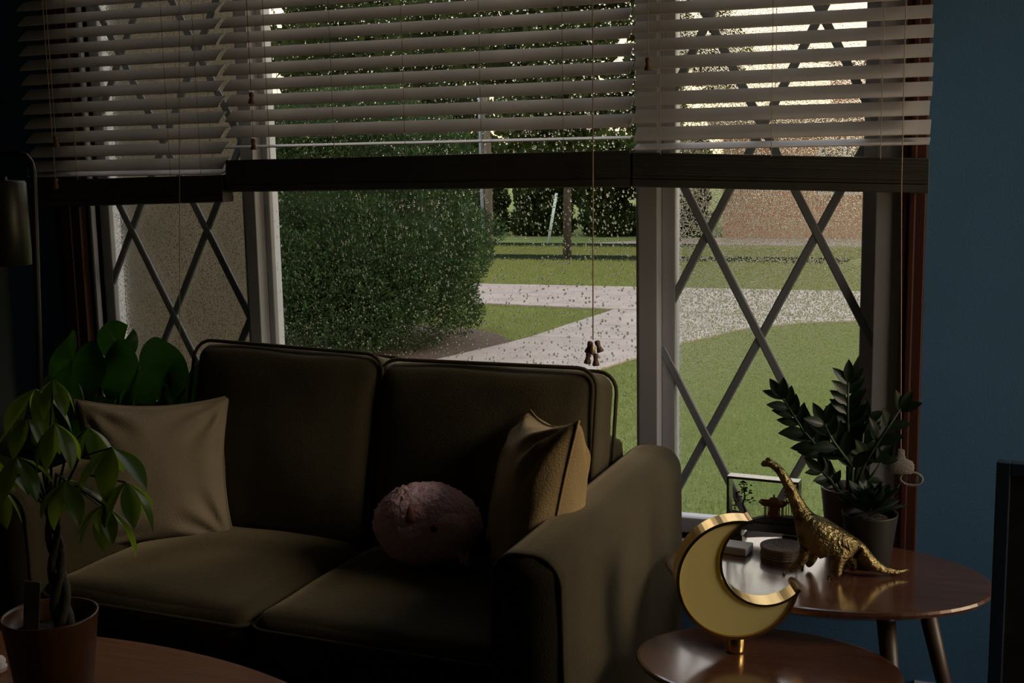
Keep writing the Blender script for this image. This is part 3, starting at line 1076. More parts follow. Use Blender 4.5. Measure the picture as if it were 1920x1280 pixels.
# side profile (x, z) relative to the base; hips are vertex 0
V = [(0.050, 0, 0.072), (0.015, 0, 0.083), (-0.018, 0, 0.088), (-0.034, 0, 0.118), (-0.048, 0, 0.150), (-0.066, 0, 0.190), (-0.086, 0, 0.222),
     (-0.104, 0, 0.236), (-0.116, 0, 0.237), (-0.127, -0.001, 0.231),
     (0.080, 0.002, 0.058), (0.104, 0.008, 0.036), (0.128, 0.016, 0.018), (0.155, 0.028, 0.011), (0.182, 0.045, 0.013),
     # front legs
     (-0.026, -0.018, 0.062), (-0.030, -0.021, 0.036), (-0.050, -0.023, 0.016), (-0.062, -0.025, 0.008),
     (-0.016, 0.018, 0.060), (-0.012, 0.020, 0.034), (-0.022, 0.021, 0.014), (-0.030, 0.022, 0.008),
     # hind legs
     (0.044, -0.020, 0.050), (0.038, -0.024, 0.028), (0.044, -0.025, 0.012), (0.032, -0.027, 0.008),
     (0.062, 0.020, 0.048), (0.064, 0.024, 0.028), (0.072, 0.025, 0.012), (0.060, 0.027, 0.008)]
E_ = [(0, 1), (1, 2), (2, 3), (3, 4), (4, 5), (5, 6), (6, 7), (7, 8), (8, 9), (0, 10), (10, 11), (11, 12), (12, 13), (13, 14),
      (2, 15), (15, 16), (16, 17), (17, 18), (2, 19), (19, 20), (20, 21), (21, 22), (0, 23), (23, 24), (24, 25), (25, 26), (0, 27), (27, 28), (28, 29), (29, 30)]
Rr = [0.033, 0.038, 0.034, 0.024, 0.0165, 0.0125, 0.0098, 0.0092, 0.0098, 0.0050,
      0.023, 0.0155, 0.010, 0.0062, 0.002,
      0.0155, 0.0115, 0.0098, 0.0085, 0.0145, 0.0105, 0.009, 0.008,
      0.019, 0.0135, 0.0098, 0.0085, 0.0175, 0.012, 0.009, 0.008]
skin_obj('body', V, E_, Rr, 'bronze', t)
MB()._ball((-0.117, -0.0085, 0.240), 0.0022, 0.0016, 0.0022, 8, 6).build('eye', 'black', t, True)
MB()._ball((-0.110, 0, 0.2445), 0.007, 0.004, 0.0045, 12, 8).build('crest', 'bronze', t, True)
s = MB()
for i in range(9):
    u = i / 8
    x = -0.012 + 0.075 * u
    pts = [(x - 0.004, -0.0285 + 0.004 * abs(u - 0.4), 0.100 - 0.01 * u), (x, -0.0325 + 0.006 * abs(u - 0.4), 0.085 - 0.008 * u), (x + 0.004, -0.0285 + 0.005 * abs(u - 0.4), 0.066 - 0.004 * u)]
    s.tube(pts, [0.001, 0.0018, 0.001], 6)
s.build('flank_folds', 'bronze', t, True)
for (x, y) in ((-0.068, -0.025), (-0.036, 0.022), (0.026, -0.027), (0.054, 0.027)):
    s = MB()
    for k_ in (-1, 0, 1):
        s._ball((x - 0.002, y + k_ * 0.0045, 0.0035), 0.0032, 0.0022, 0.0034, 8, 6)
    s.build('toes', 'bronze', t, True)

# cork diorama in black frame
t = thing('cork_diorama', 'black framed glass diorama of a carved cork pagoda and tree on the side table', 'diorama', (-0.452, -0.155, 0.48), math.radians(-4))
W_, H_, D_ = 0.168, 0.150, 0.034
for bx in ((-W_ / 2, W_ / 2, H_ - 0.006, H_), (-W_ / 2, W_ / 2, 0.024, 0.044)):
    MB().box(bx[0], bx[1], -D_ / 2, D_ / 2, bx[2], bx[3]).build('rail', 'lacquer', t, False, 0.001)
for x in (-W_ / 2, W_ / 2 - 0.006):
    MB().box(x, x + 0.006, -D_ / 2, D_ / 2, 0.044, H_ - 0.006).build('stile', 'lacquer', t, False, 0.001)
for x in (-0.066, 0.066):
    MB().box(x - 0.022, x + 0.022, -0.024, 0.024, 0.0, 0.012).box(x - 0.018, x + 0.018, -0.02, 0.02, 0.012, 0.022).build('foot', 'lacquer', t, False, 0.001)
MB().box(-W_ / 2 + 0.006, W_ / 2 - 0.006, -D_ / 2 + 0.002, -D_ / 2 + 0.0035, 0.034, H_ - 0.006).build('front_glass', 'glass', t)
MB().box(-W_ / 2 + 0.006, W_ / 2 - 0.006, D_ / 2 - 0.0035, D_ / 2 - 0.002, 0.034, H_ - 0.006).build('rear_glass', 'glass', t)
pg = MB()
for x in (0.004, 0.012, 0.036, 0.044):
    pg.tube([(x, -0.006, 0.056), (x, -0.006, 0.084)], 0.0013, 6)
    pg.tube([(x, 0.007, 0.056), (x, 0.007, 0.084)], 0.0013, 6)
pg.box(0.015, 0.033, -0.003, 0.005, 0.056, 0.084)
pg.add([(-0.010, -0.014, 0.094), (0.058, -0.014, 0.094), (0.058, 0.014, 0.094), (-0.010, 0.014, 0.094),
        (0.001, -0.009, 0.084), (0.047, -0.009, 0.084), (0.047, 0.009, 0.084), (0.001, 0.009, 0.084), (0.016, -0.003, 0.104), (0.032, -0.003, 0.104), (0.032, 0.003, 0.104), (0.016, 0.003, 0.104)],
       [(0, 4, 5, 1), (1, 5, 6, 2), (2, 6, 7, 3), (3, 7, 4, 0), (4, 7, 6, 5), (4, 5, 9, 8), (5, 6, 10, 9), (6, 7, 11, 10), (7, 4, 8, 11), (8, 9, 10, 11)])
pg.box(0.022, 0.026, -0.001, 0.001, 0.104, 0.111)
pg.build('pagoda', 'cork', t)
tr_ = MB().tube([(-0.046, 0, 0.055), (-0.043, 0, 0.066), (-0.05, 0, 0.08), (-0.044, 0, 0.10), (-0.048, 0, 0.118), (-0.046, 0, 0.13)], [0.003, 0.0025, 0.002, 0.0018, 0.0014, 0.001], 6)
for i in range(46):
    q_ = rnd.random()
    z = 0.088 + 0.048 * q_
    tr_._ball((-0.046 + rnd.uniform(-0.022, 0.024) * (1 - 0.4 * q_), rnd.uniform(-0.006, 0.006), z), rnd.uniform(0.002, 0.0045), 0.003, rnd.uniform(0.0012, 0.0024), 6, 4)
for d_ in ((0.018, 0.112), (-0.016, 0.100), (0.022, 0.098)):
    tr_.tube([(-0.046, 0, d_[1] - 0.012), (-0.046 + d_[0], 0, d_[1])], 0.0009, 5)
tr_.build('cork_tree', 'corkdark', t)
rt_ = MB()
for (x, h) in ((0.058, 0.110), (0.064, 0.102), (0.070, 0.096), (-0.068, 0.082), (0.052, 0.122)):
    rt_.tube([(x, 0.002, 0.045), (x, 0.002, h)], 0.0009, 5)
    for i in range(9):
        rt_._ball((x + rnd.uniform(-0.006, 0.006), 0.002 + rnd.uniform(-0.004, 0.004), h + rnd.uniform(-0.012, 0.006)), 0.003, 0.003, 0.002, 6, 4)
rt_.build('cork_shrubs', 'cork', t)
gd = MB()
gd.add([(-0.076, -0.011, 0.044), (0.076, -0.011, 0.044), (0.076, 0.011, 0.044), (-0.076, 0.011, 0.044),
        (-0.076, -0.008, 0.060), (-0.052, -0.008, 0.058), (-0.03, -0.008, 0.047), (0.0, -0.008, 0.057), (0.03, -0.008, 0.060), (0.076, -0.008, 0.062),
        (0.076, 0.008, 0.064), (0.03, 0.008, 0.061), (0.0, 0.008, 0.058), (-0.03, 0.008, 0.048), (-0.052, 0.008, 0.059), (-0.076, 0.008, 0.063)],
       [(4, 5, 14, 15), (5, 6, 13, 14), (6, 7, 12, 13), (7, 8, 11, 12), (8, 9, 10, 11), (0, 1, 9, 8, 7, 6, 5, 4), (2, 3, 15, 14, 13, 12, 11, 10), (1, 2, 10, 9), (3, 0, 4, 15), (3, 2, 1, 0)])
gd.build('ground_base', 'corkdark', t)

# coasters and grey box
for i in range(4):
    nm = ('topmost', 'second from top', 'third from top', 'bottom')[i]
    mb = MB().lathe([(0.046, 0), (0.048, 0.001), (0.048, 0.0055), (0.046, 0.0066), (0.040, 0.0066), (0.0001, 0.0062)], 40)
    o = mb.build('coaster', 'coaster', None, False)
    o.location = (-0.392 + rnd.uniform(-0.002, 0.002), -0.262 + rnd.uniform(-0.002, 0.002), 0.4803 + (3 - i) * 0.0069)
    tag(o, 'round speckled grey coaster, %s of the stack behind the moon lamp' % nm, 'coaster', 'stack of round coasters')
o = MB().box(-0.033, 0.033, -0.026, 0.026, 0, 0.019).build('card_box', 'greybox', None, False, 0.003, 3)
o.location = (-0.496, -0.262, 0.4803)
o.rotation_euler = (0, 0, math.radians(-8))
tag(o, 'small flat grey box left of the coasters on the side table', 'box')


# ------------------------------------------------------------------ potted plants on the side table
def pot(parent, r0, r1, h, m, rim=0.004, soil=0.012):
    MB().lathe([(r0 * 0.9, 0), (r0, 0.004), (r1 - 0.001, h - 0.004), (r1, h), (r1 - rim, h), (r1 - rim - 0.002, h - 0.006), (r1 - rim - 0.003, h - soil - 0.004)], 40).build('pot', m, parent, True)
    MB().lathe([(r1 - rim - 0.003, h - soil - 0.004), (r1 * 0.55, h - soil + 0.003), (0.0005, h - soil + 0.005)], 28).build('soil', 'soil', parent, True)


t = thing('zz_plant', 'glossy dark leaved plant with upright stalks in a mauve pot by the window', 'plant', (-0.262, -0.155, 0.48))
pot(t, 0.045, 0.061, 0.143, 'mauvepot')
LZ = [leaf_mesh('leaflet', L, L * 0.46, 0.12, 0.25, 7, m='zz') for L in (0.062, 0.052, 0.040)]


def stalk(parent, pts, pairs, big, name='stalk', matl='zzstem', face=(0.2, -1, 0.2)):
    pts = [Vector(p_) for p_ in pts]
    MB().tube(pts, [0.0055 - 0.0035 * i / (len(pts) - 1) for i in range(len(pts))], 8).build(name, matl, parent, True)
    seg = [0]
    for i in range(1, len(pts)):
        seg.append(seg[-1] + (pts[i] - pts[i - 1]).length)

    def at(s_):
        for i in range(1, len(pts)):
            if s_ <= seg[i] or i == len(pts) - 1:
                q_ = (s_ - seg[i - 1]) / max(1e-6, seg[i] - seg[i - 1])
                return pts[i - 1].lerp(pts[i], q_), (pts[i] - pts[i - 1]).normalized()
    T = seg[-1]
    for i in range(pairs):
        s_ = T * (0.36 + 0.62 * i / max(1, pairs - 1))
        p_, d_ = at(s_)
        fc = Vector(face).normalized()
        side = d_.cross(fc).normalized()
        for sg in (-1, 1):
            jit = Vector((rnd.uniform(-0.2, 0.2), rnd.uniform(-0.35, 0.35), rnd.uniform(-0.1, 0.2)))
            ld = (side * sg * 0.75 + d_ * 0.75 + jit).normalized()
            me_ = LZ[0 if i < pairs * 0.5 else 1] if big else LZ[2]
            o_ = link('leaflet', me_, None, parent)
            o_.matrix_local = orient(p_, ld, fc + jit + Vector((0, 0, 0.5)))
    p_, d_ = at(T)
    o_ = link('leaflet', LZ[1], None, parent)
    o_.matrix_local = orient(p_, d_, face)


stalk(t, [(-0.012, 0, 0.135), (-0.05, -0.005, 0.21), (-0.10, -0.015, 0.27), (-0.148, -0.02, 0.345)], 8, True)
stalk(t, [(0.0, 0.004, 0.135), (-0.002, 0.002, 0.24), (-0.005, 0, 0.32), (-0.004, -0.005, 0.385)], 8, True)
stalk(t, [(0.014, 0, 0.135), (0.038, -0.01, 0.21), (0.075, -0.02, 0.275), (0.110, -0.03, 0.335)], 4, True, face=(0.5, -1, 0.3))
stalk(t, [(0.008, -0.02, 0.135), (0.012, -0.04, 0.20), (-0.03, -0.055, 0.26), (-0.05, -0.06, 0.30)], 5, True)
stalk(t, [(0.02, 0.01, 0.135), (0.05, 0.005, 0.17), (0.070, 0.0, 0.205)], 2, False)
stalk(t, [(-0.02, -0.02, 0.135), (-0.035, -0.035, 0.165), (-0.055, -0.045, 0.185)], 3, False)
stalk(t, [(0.006, 0.015, 0.135), (0.025, 0.02, 0.22), (0.03, 0.025, 0.29)], 5, True)

t = thing('succulent_plant', 'dark rosette succulent in a charcoal pot right of the dinosaur', 'plant', (-0.205, -0.262, 0.48))
pot(t, 0.044, 0.060, 0.118, 'darkpot')
LS = [leaf_mesh('leaf', L, L * 0.42, -0.15, 0.35, 6, m='succ', peak=0.62) for L in (0.075, 0.06, 0.045)]
k_ = 0
for ringn, (cnt, el, li) in enumerate(((9, 12, 0), (9, 32, 0), (7, 52, 1), (6, 70, 2))):
    for i in range(cnt):
        a = 2 * PI * (i + 0.5 * ringn) / cnt + rnd.uniform(-0.15, 0.15)
        e_ = math.radians(el + rnd.uniform(-8, 8))
        d_ = Vector((math.cos(a) * math.cos(e_), math.sin(a) * math.cos(e_), math.sin(e_)))
        o = link('leaf', LS[li], None, t)
        o.matrix_local = orient((0.006 * math.cos(a), 0.006 * math.sin(a), 0.118 + ringn * 0.004), d_, (-math.cos(a) * 0.6, -math.sin(a) * 0.6, 1))

# framed picture leaning at the lower right
t = thing('picture_frame', 'dark navy framed picture standing on the floor at the right edge', 'picture', (0.30, -0.66, 0), math.radians(-6))
fw_, fh_, fb = 0.52, 0.822, 0.024
for bx in ((-fw_ / 2, -fw_ / 2 + fb, 0, fh_), (fw_ / 2 - fb, fw_ / 2, 0, fh_)):
    MB().box(bx[0], bx[1], -0.013, 0.013, bx[2], bx[3]).build('stile', 'navy', t, False, 0.002)
for z in (0, fh_ - fb):
    MB().box(-fw_ / 2 + fb, fw_ / 2 - fb, -0.013, 0.013, z, z + fb).build('rail', 'navy', t, False, 0.002)
MB().box(-fw_ / 2 + fb, fw_ / 2 - fb, -0.003, 0.004, fb, fh_ - fb).build('print', 'print', t)
MB().box(-fw_ / 2 + fb, fw_ / 2 - fb, 0.004, 0.011, fb, fh_ - fb).build('backing_board', 'darkleg', t)
MB().bar((0, 0.013, 0.55), (0, 0.16, 0.0), 0.06, 0.008, (1, 0, 0)).build('easel_strut', 'darkleg', t)

# ------------------------------------------------------------------ coffee table with money tree
t = thing('coffee_table', 'reddish wood oval coffee table in the foreground under the potted tree', 'table', (-1.65, -1.362, 0))
MB().lathe([(0.94, 0.352), (0.99, 0.360), (1.0, 0.368), (0.997, 0.377), (0.985, 0.38)], 96, (0, 0, 0), 0.75, 0.437).build('tabletop', 'teak', t)
for x, y in ((-0.4, -0.2), (0.4, -0.2), (0.4, 0.2), (-0.4, 0.2)):
    MB().tube([(x, y, 0.354), (x * 1.12, y * 1.12, 0)], [0.022, 0.013], 14).build('leg', 'darkleg', t, True)

t = thing('money_tree', 'leafy braided-trunk tree in an orange pot on the coffee table', 'plant', (-1.570, -1.25, 0.38))
pot(t, 0.062, 0.086, 0.188, 'terracotta', 0.005, 0.035)
for k_ in range(3):
    pts, rs = [], []
    for i in range(15):
        q_ = i / 14
        a = 2 * PI * (q_ * 1.3 + k_ / 3)
        rr = 0.013 * (1 - 0.35 * q_)
        pts.append((0.03 * (1 - q_) + 0.022 * q_ + rr * math.cos(a), rr * math.sin(a), 0.148 + 0.26 * q_))
        rs.append(0.0095 - 0.004 * q_)
    MB().tube(pts, rs, 8).build('trunk', 'trunk', t, True)
LM = [leaf_mesh('leaflet', L, L * 0.40, 0.35, 0.22, 9, m='money', peak=0.55) for L in (0.115, 0.10, 0.085, 0.07)]
top = Vector((0.022, 0, 0.405))
clusters = [((0.050, 0.00, 0.625), 6, 3), ((0.150, 0.02, 0.505), 6, 1), ((0.095, -0.04, 0.455), 5, 2), ((-0.035, 0.02, 0.545), 5, 2),
            ((0.075, 0.05, 0.53), 5, 2), ((0.165, -0.03, 0.415), 4, 3), ((-0.075, -0.03, 0.43), 5, 2), ((0.02, -0.07, 0.50), 5, 2), ((0.11, 0.03, 0.39), 4, 2), ((-0.02, 0.03, 0.60), 5, 1), ((0.09, -0.05, 0.56), 5, 2), ((-0.05, -0.05, 0.50), 6, 1), ((0.19, 0.0, 0.45), 5, 1), ((0.04, 0.02, 0.44), 4, 2)]
for c_, cnt, li in clusters:
    c_ = Vector(c_)
    mid = (top + c_) / 2 + Vector((0, 0, 0.03))
    MB().tube([top + Vector((0, 0, -0.03)), mid, c_], [0.003, 0.0022, 0.0016], 6).build('petiole', 'zzstem', t, True)
    a0 = rnd.uniform(0, 2 * PI)
    for i in range(cnt):
        a = a0 + 2 * PI * i / cnt + rnd.uniform(-0.2, 0.2)
        dn = rnd.uniform(0.35, 1.1)
        d_ = Vector((math.cos(a), math.sin(a), -dn)).normalized()
        o = link('leaflet', LM[(li + rnd.choice((0, 0, 1))) % 4 if li else rnd.choice((0, 1))], None, t)
        o.matrix_local = orient(c_, d_, Vector((math.cos(a) * dn, math.sin(a) * dn, 1)))
o = MB().box(-0.016, 0.016, -0.0008, 0.0008, 0.0, 0.095).build('plant_tag', 'tag', t, False)
o.location = (-0.028, -0.02, 0.155)
o.rotation_euler = (math.radians(-6), math.radians(3), math.radians(8))

bm = bmesh.new()
bmesh.ops.create_icosphere(bm, subdivisions=3, radius=0.028)
for v in bm.verts:
    v.co += noise.noise_vector(v.co * 60) * 0.013
    v.co.z = max(v.co.z * 0.8, -0.016)
me = bpy.data.meshes.new('crumpled_tissue')
bm.to_mesh(me)
bm.free()
o = link('crumpled_tissue', me, 'tissue')
o.location = (-1.812, -1.165, 0.397)
tag(o, 'small crumpled white tissue on the coffee table left of the orange pot', 'tissue')

# ------------------------------------------------------------------ monstera behind the sofa
t = thing('monstera_plant', 'split-leaf monstera standing behind the left end of the sofa', 'plant', (-2.28, -0.24, 0))
MB().lathe([(0.09, 0), (0.10, 0.01), (0.125, 0.24), (0.118, 0.24), (0.114, 0.215)], 36).build('pot', 'darkpot', t, True)
MB().lathe([(0.114, 0.215), (0.06, 0.222), (0.001, 0.226)], 24).build('soil', 'soil', t, True)


def monstera_leaf(sz, slots, seed):
    """heart-shaped blade, tip along +Y, stalk joint at the origin, with slots cut in from the margin"""
    na, nr = 72, 6
    vs, fs = [(0, 0, 0)], []
    for i in range(na + 1):
        a = -PI + 2 * PI * i / na          # 0 is the tip direction
        c_ = math.cos(a)
        rr = sz * (0.52 + 0.48 * ((1 + c_) / 2) ** 1.1)
        if abs(a) > 2.45:
            rr *= max(0.12, 1 - ((abs(a) - 2.45) / 0.69) ** 1.4 * 0.9)
        for sa, wd in slots:
            if abs(a - sa) < wd:
                rr *= 0.45
        for j in range(1, nr + 1):
            q_ = j / nr * rr
            x, y = math.sin(a) * q_ * 0.92, math.cos(a) * q_
            z = -0.35 * (x * x) / sz - 0.22 * max(0, y) ** 2 / sz + 0.01 * math.sin(5 * a + seed) * q_ / sz
            vs.append((x, y, z))
    for i in range(na):
        b0, b1 = 1 + i * nr, 1 + (i + 1) * nr
        fs.append((0, b1, b0))
        for j in range(nr - 1):
            fs.append((b0 + j, b1 + j, b1 + j + 1, b0 + j + 1))
    me_ = MB().add(vs, fs).mesh('leaf', True)
    me_.materials.append(MT['monstera'])
    return me_


ML = [monstera_leaf(0.175, [(0.35, 0.05), (-0.35, 0.05), (0.8, 0.05), (-0.85, 0.05)], 1), monstera_leaf(0.15, [(0.6, 0.06), (-0.9, 0.06)], 2), monstera_leaf(0.10, [(0.9, 0.07)], 4)]
mon = [  # joint position (relative), tip direction, face normal, mesh, scale
    ((0.160, -0.01, 0.885), (0.10, -0.05, -1), (0.25, -0.95, 0.25), 0, 1.0),
    ((0.305, -0.01, 0.830), (0.05, -0.2, -0.9), (-0.1, -0.95, 0.3), 1, 1.0),
    ((-0.02, -0.06, 0.905), (-0.3, -0.3, -0.8), (-0.2, -0.9, 0.35), 0, 0.95),
    ((0.085, 0.01, 0.93), (-0.15, -0.3, 0.75), (0.4, -0.85, 0.2), 2, 0.75),
    ((0.10, 0.04, 0.80), (0.3, -0.1, -0.9), (0.3, -0.9, 0.1), 1, 0.9),
    ((0.20, -0.02, 0.74), (0.2, -0.1, -0.9), (0.0, -0.95, 0.3), 2, 1.2),
    ((-0.12, -0.02, 0.80), (-0.5, -0.2, -0.7), (-0.3, -0.9, 0.3), 1, 1.1),
    ((0.02, -0.07, 0.74), (0.1, -0.2, -0.9), (0.1, -0.9, 0.3), 1, 1.0)]
for jp, td, fn, li, sc_ in mon:
    jp = Vector(jp) - Vector((0, 0, 0.05))
    st = Vector((rnd.uniform(-0.03, 0.03), rnd.uniform(-0.03, 0.03), 0.22))
    md = (st + jp) / 2 + Vector((-0.01, 0.02, 0.06))
    MB().tube([st, st.lerp(md, 0.5) + Vector((0, 0, 0.02)), md, md.lerp(jp, 0.55) + Vector((0, 0.005, 0.012)), jp], [0.006, 0.0055, 0.0045, 0.0038, 0.003], 7).build('leaf_stalk', 'zzstem', t, True)
    o = link('leaf', ML[li], None, t)
    o.matrix_local = orient(jp, td, fn) @ Matrix.Scale(sc_, 4)

# ------------------------------------------------------------------ floor lamp at the left edge
t = thing('floor_lamp', 'black metal floor lamp with cylinder shade at the left edge', 'floor lamp', (-2.215, -0.93, 0))
FX = lambda x, y, z: (x, y, z)
t.location = (-2.205, -0.50, 0)
MB().lathe([(0.10, 0), (0.10, 0.012), (0.02, 0.018), (0.011, 0.03)], 36, (-0.12, 0.05, 0)).build('base', 'lampblack', t, True)
MB().tube([(-0.12, 0.05, 0.015), (-0.10, 0.04, 0.2), (-0.03, 0.0, 0.84), (0, 0, 1.36), (-0.006, 0, 1.386), (-0.02, 0, 1.402), (-0.045, 0, 1.409), (-0.10, 0, 1.41), (-0.13, 0, 1.41)], 0.009, 12).build('pole', 'lampblack', t, True)
MB().tube([(-0.115, 0, 1.41), (-0.115, 0, 1.345)], 0.006, 10).build('hanger', 'lampblack', t, True)
MB().lathe([(0.055, 0.0), (0.057, 0.002), (0.0565, 0.206), (0.052, 0.212), (0.012, 0.214), (0.012, 0.222)], 40).build('shade', 'lampsteel', t, True).location = (-0.100, 0, 1.130)


# ================================================================== outdoors
G = -0.42
structure('lawn', MB().box(-60, 40, 0.13, 70, G - 0.2, G), 'lawn', 'wet green front lawn beyond the window')

# street path, front walk, far street
t = thing('street_path', 'pale concrete path crossing the lawn parallel to the house', None, (0, 0, G), kind='structure')
MB().prism([(-14, 10.95), (-5.9, 10.85), (-3.9, 10.62), (-1.4, 10.42), (12, 10.0), (12, 11.96), (-14, 11.96)], 0.0, 0.035).build('concrete_strip', 'concrete', t, False, 0.01)
MB().prism([(-14, 12.02), (12, 12.02), (12, 13.02), (-14, 12.98)], 0.0, 0.03).build('concrete_strip', 'concrete', t, False, 0.01)
t = thing('front_walk', 'pale concrete front walk curving from the house to the street path', None, (0, 0, G), kind='structure')
Lf = [(-5.3, 4.2), (-4.71, 6.07), (-4.42, 7.1), (-4.22, 7.9), (-4.137, 8.35), (-4.06, 9.3), (-3.98, 10.1), (-3.94, 10.60)]
Rf = [(-3.75, 4.2), (-3.12, 6.07), (-2.87, 7.1), (-2.70, 7.9), (-2.60, 8.35), (-2.28, 9.3), (-1.75, 9.95), (-0.95, 10.36)]
cuts = [0, 1, 2, 4, 5, 7]
for a, b_ in zip(cuts[:-1], cuts[1:]):
    poly = Lf[a:b_ + 1] + list(reversed(Rf[a:b_ + 1]))
    cx_ = sum(p_[0] for p_ in poly) / len(poly)
    cy_ = sum(p_[1] for p_ in poly) / len(poly)
    poly = [(cx_ + (x - cx_) * 0.998, cy_ + (y - cy_) * 0.985) for x, y in poly]
    MB().prism(list(reversed(poly)), 0.0, 0.03).build('concrete_slab', 'concrete', t, False, 0.008)
structure('far_street', MB().prism([(-7.6, 20.75), (20, 20.75), (20, 22.6), (-5.6, 22.6)], G, G + 0.02), 'concrete', 'pale far street beyond the lawn')
structure('dark_lawn_strips', MB().box(-20, -2.0, 17.0, 17.9, G, G + 0.03).box(-20, -5.0, 20.0, 20.72, G, G + 0.03), 'dark_strip', 'flat dark strips across the far lawn')  # thin dark strips laid flat across the far lawn
mul = []
for i in range(40):
    a = 2 * PI * i / 40
    mul.append((-5.55 + (1.45 + 0.06 * math.sin(5 * a)) * math.cos(a), 7.35 + (1.55 + 0.05 * math.cos(7 * a)) * math.sin(a)))
structure('mulch_bed', MB().prism(mul, G, G + 0.025), 'mulch', 'brown bark mulch bed under the juniper bush')
structure('wall_wing', MB().box(-3.75, -3.40, 0.13, 2.32, G, 3.2), 'stucco', 'brown stucco side wing of the house outside the left pane')


def grass(name, n, x0, x1, y0, y1, hmin, hmax, wd, seed, avoid):
    g = np.random.default_rng(seed)
    X, Y = g.uniform(x0, x1, n), g.uniform(y0, y1, n)
    keep = ~avoid(X, Y)
    X, Y = X[keep], Y[keep]
    k = len(X)
    h = g.uniform(hmin, hmax, k)
    a = g.uniform(0, 2 * np.pi, k)
    lx, ly = g.normal(0, 0.35, k) * h, g.normal(0, 0.35, k) * h
    V_ = np.empty((k, 3, 3))
    V_[:, 0] = np.stack([X - wd * np.cos(a), Y - wd * np.sin(a), np.full(k, G)], 1)
    V_[:, 1] = np.stack([X + wd * np.cos(a), Y + wd * np.sin(a), np.full(k, G)], 1)
    V_[:, 2] = np.stack([X + lx, Y + ly, G + h], 1)
    me_ = np_mesh(name, V_.reshape(-1, 3), np.arange(k * 3), 3)
    o_ = link(name, me_, 'blade')
    return tag(o_, None, None, None, 'stuff')


LY = [q_[1] for q_ in Lf]
LX = [q_[0] for q_ in Lf]
RX = [q_[0] for q_ in Rf]


def walk_or_path(X, Y):
    onw = (X > np.interp(Y, LY, LX) - 0.01) & (X < np.interp(Y, LY, RX) + 0.01) & (Y < 10.7)
    onp = (Y > np.interp(X, [-5.9, -3.9, -1.4, 4], [10.85, 10.62, 10.42, 10.25])) & (Y < 13.0)
    mulch = ((X + 5.55) / 1.46) ** 2 + ((Y - 7.35) / 1.56) ** 2 < 1
    return onw | onp | mulch


o = grass('near_lawn_grass', 190000, -7.0, 0.3, 2.6, 10.9, 0.02, 0.05, 0.003, 3, walk_or_path)
tag(o, 'short wet grass on the lawn around the front walk', 'grass')
o = grass('far_lawn_grass', 110000, -11.5, 0.5, 13.0, 20.3, 0.03, 0.07, 0.006, 4, lambda X, Y: ((Y > 16.95) & (Y < 17.95)) | (Y > 19.97))
tag(o, 'mown grass on the far lawn beyond the path', 'grass')


def foliage(name, parent, m, centers, n, size, seed, aspect=0.45, shell=0.75, droop=0.0):
    """leaf clusters (two-triangle sprigs) spread over ellipsoid lobes (cx,cy,cz,rx,ry,rz)"""
    g = np.random.default_rng(seed)
    C_ = np.array(centers, dtype=float)
    wgt = (C_[:, 3] * C_[:, 4] * C_[:, 5]) ** 0.67
    idx = g.choice(len(C_), n, p=wgt / wgt.sum())
    d = g.normal(size=(n, 3))
    d /= np.linalg.norm(d, axis=1)[:, None]
    r = shell + (1.04 - shell) * g.random(n) ** 0.6
    P = C_[idx, :3] + d * C_[idx, 3:6] * r[:, None]
    ax = d + g.normal(0, 0.55, (n, 3)) + np.array([0, 0, 0.35 - droop])
    ax /= np.linalg.norm(ax, axis=1)[:, None]
    sd = np.cross(ax, g.normal(size=(n, 3)))
    sd /= np.linalg.norm(sd, axis=1)[:, None]
    L = size * g.uniform(0.6, 1.4, n)[:, None]
    W = L * aspect
    V_ = np.empty((n, 4, 3))
    V_[:, 0] = P - ax * L * 0.5
    V_[:, 1] = P + sd * W * 0.5
    V_[:, 2] = P + ax * L * 0.5
    V_[:, 3] = P - sd * W * 0.5
    me_ = np_mesh(name, V_.reshape(-1, 3), np.arange(n * 4), 4)
    return link(name, me_, m, parent)


def core(name, parent, m, centers, k=0.8):
    mb = MB()
    for c_ in centers:
        mb._ball(c_[:3], c_[3] * k, c_[4] * k, c_[5] * k, 14, 10)
    return mb.build(name, m, parent, True)


# juniper bush
t = thing('juniper_bush', 'big rounded dark green juniper bush filling the middle pane', 'bush', (-5.55, 7.6, G))
g_ = random.Random(3)
lobes = [(0, 0, 1.25, 1.10, 1.0, 1.0), (0.15, -0.1, 0.95, 1.12, 1.0, 0.72), (-0.3, 0.0, 0.8, 1.2, 1.0, 0.7), (-0.1, 0.1, 1.75, 0.9, 0.8, 0.8)]
lobes += [(0.0, -1.0, 0.45, 0.8, 0.5, 0.5), (-0.5, -0.9, 0.55, 0.8, 0.6, 0.6), (0.3, -0.75, 0.7, 0.75, 0.5, 0.6), (0.5, -0.3, 0.45, 0.6, 0.6, 0.45)]
for i in range(60):
    a = g_.uniform(0, 2 * PI)
    z = g_.uniform(0.2, 2.3)
    rr = (1.18 if 0.6 < z < 1.3 else 0.92 if z < 0.6 else 1.25 - 0.35 * (z - 0.8)) * g_.uniform(0.85, 1.02)
    lobes.append((rr * 0.98 * math.cos(a), rr * 0.92 * math.sin(a), z, g_.uniform(0.18, 0.32), g_.uniform(0.18, 0.32), g_.uniform(0.16, 0.3)))
foliage('foliage', t, 'juniper', lobes, 120000, 0.052, 21, 0.22, 0.55)
foliage('new_growth', t, 'juniper2', lobes, 36000, 0.05, 22, 0.22, 0.92)
core('inner_foliage', t, 'juniper', lobes[:4], 0.72)
MB().tube([(0, 0, 0), (0.05, 0, 0.4), (0, 0.05, 0.9)], [0.09, 0.07, 0.05], 10).build('stem', 'bark', t, True)


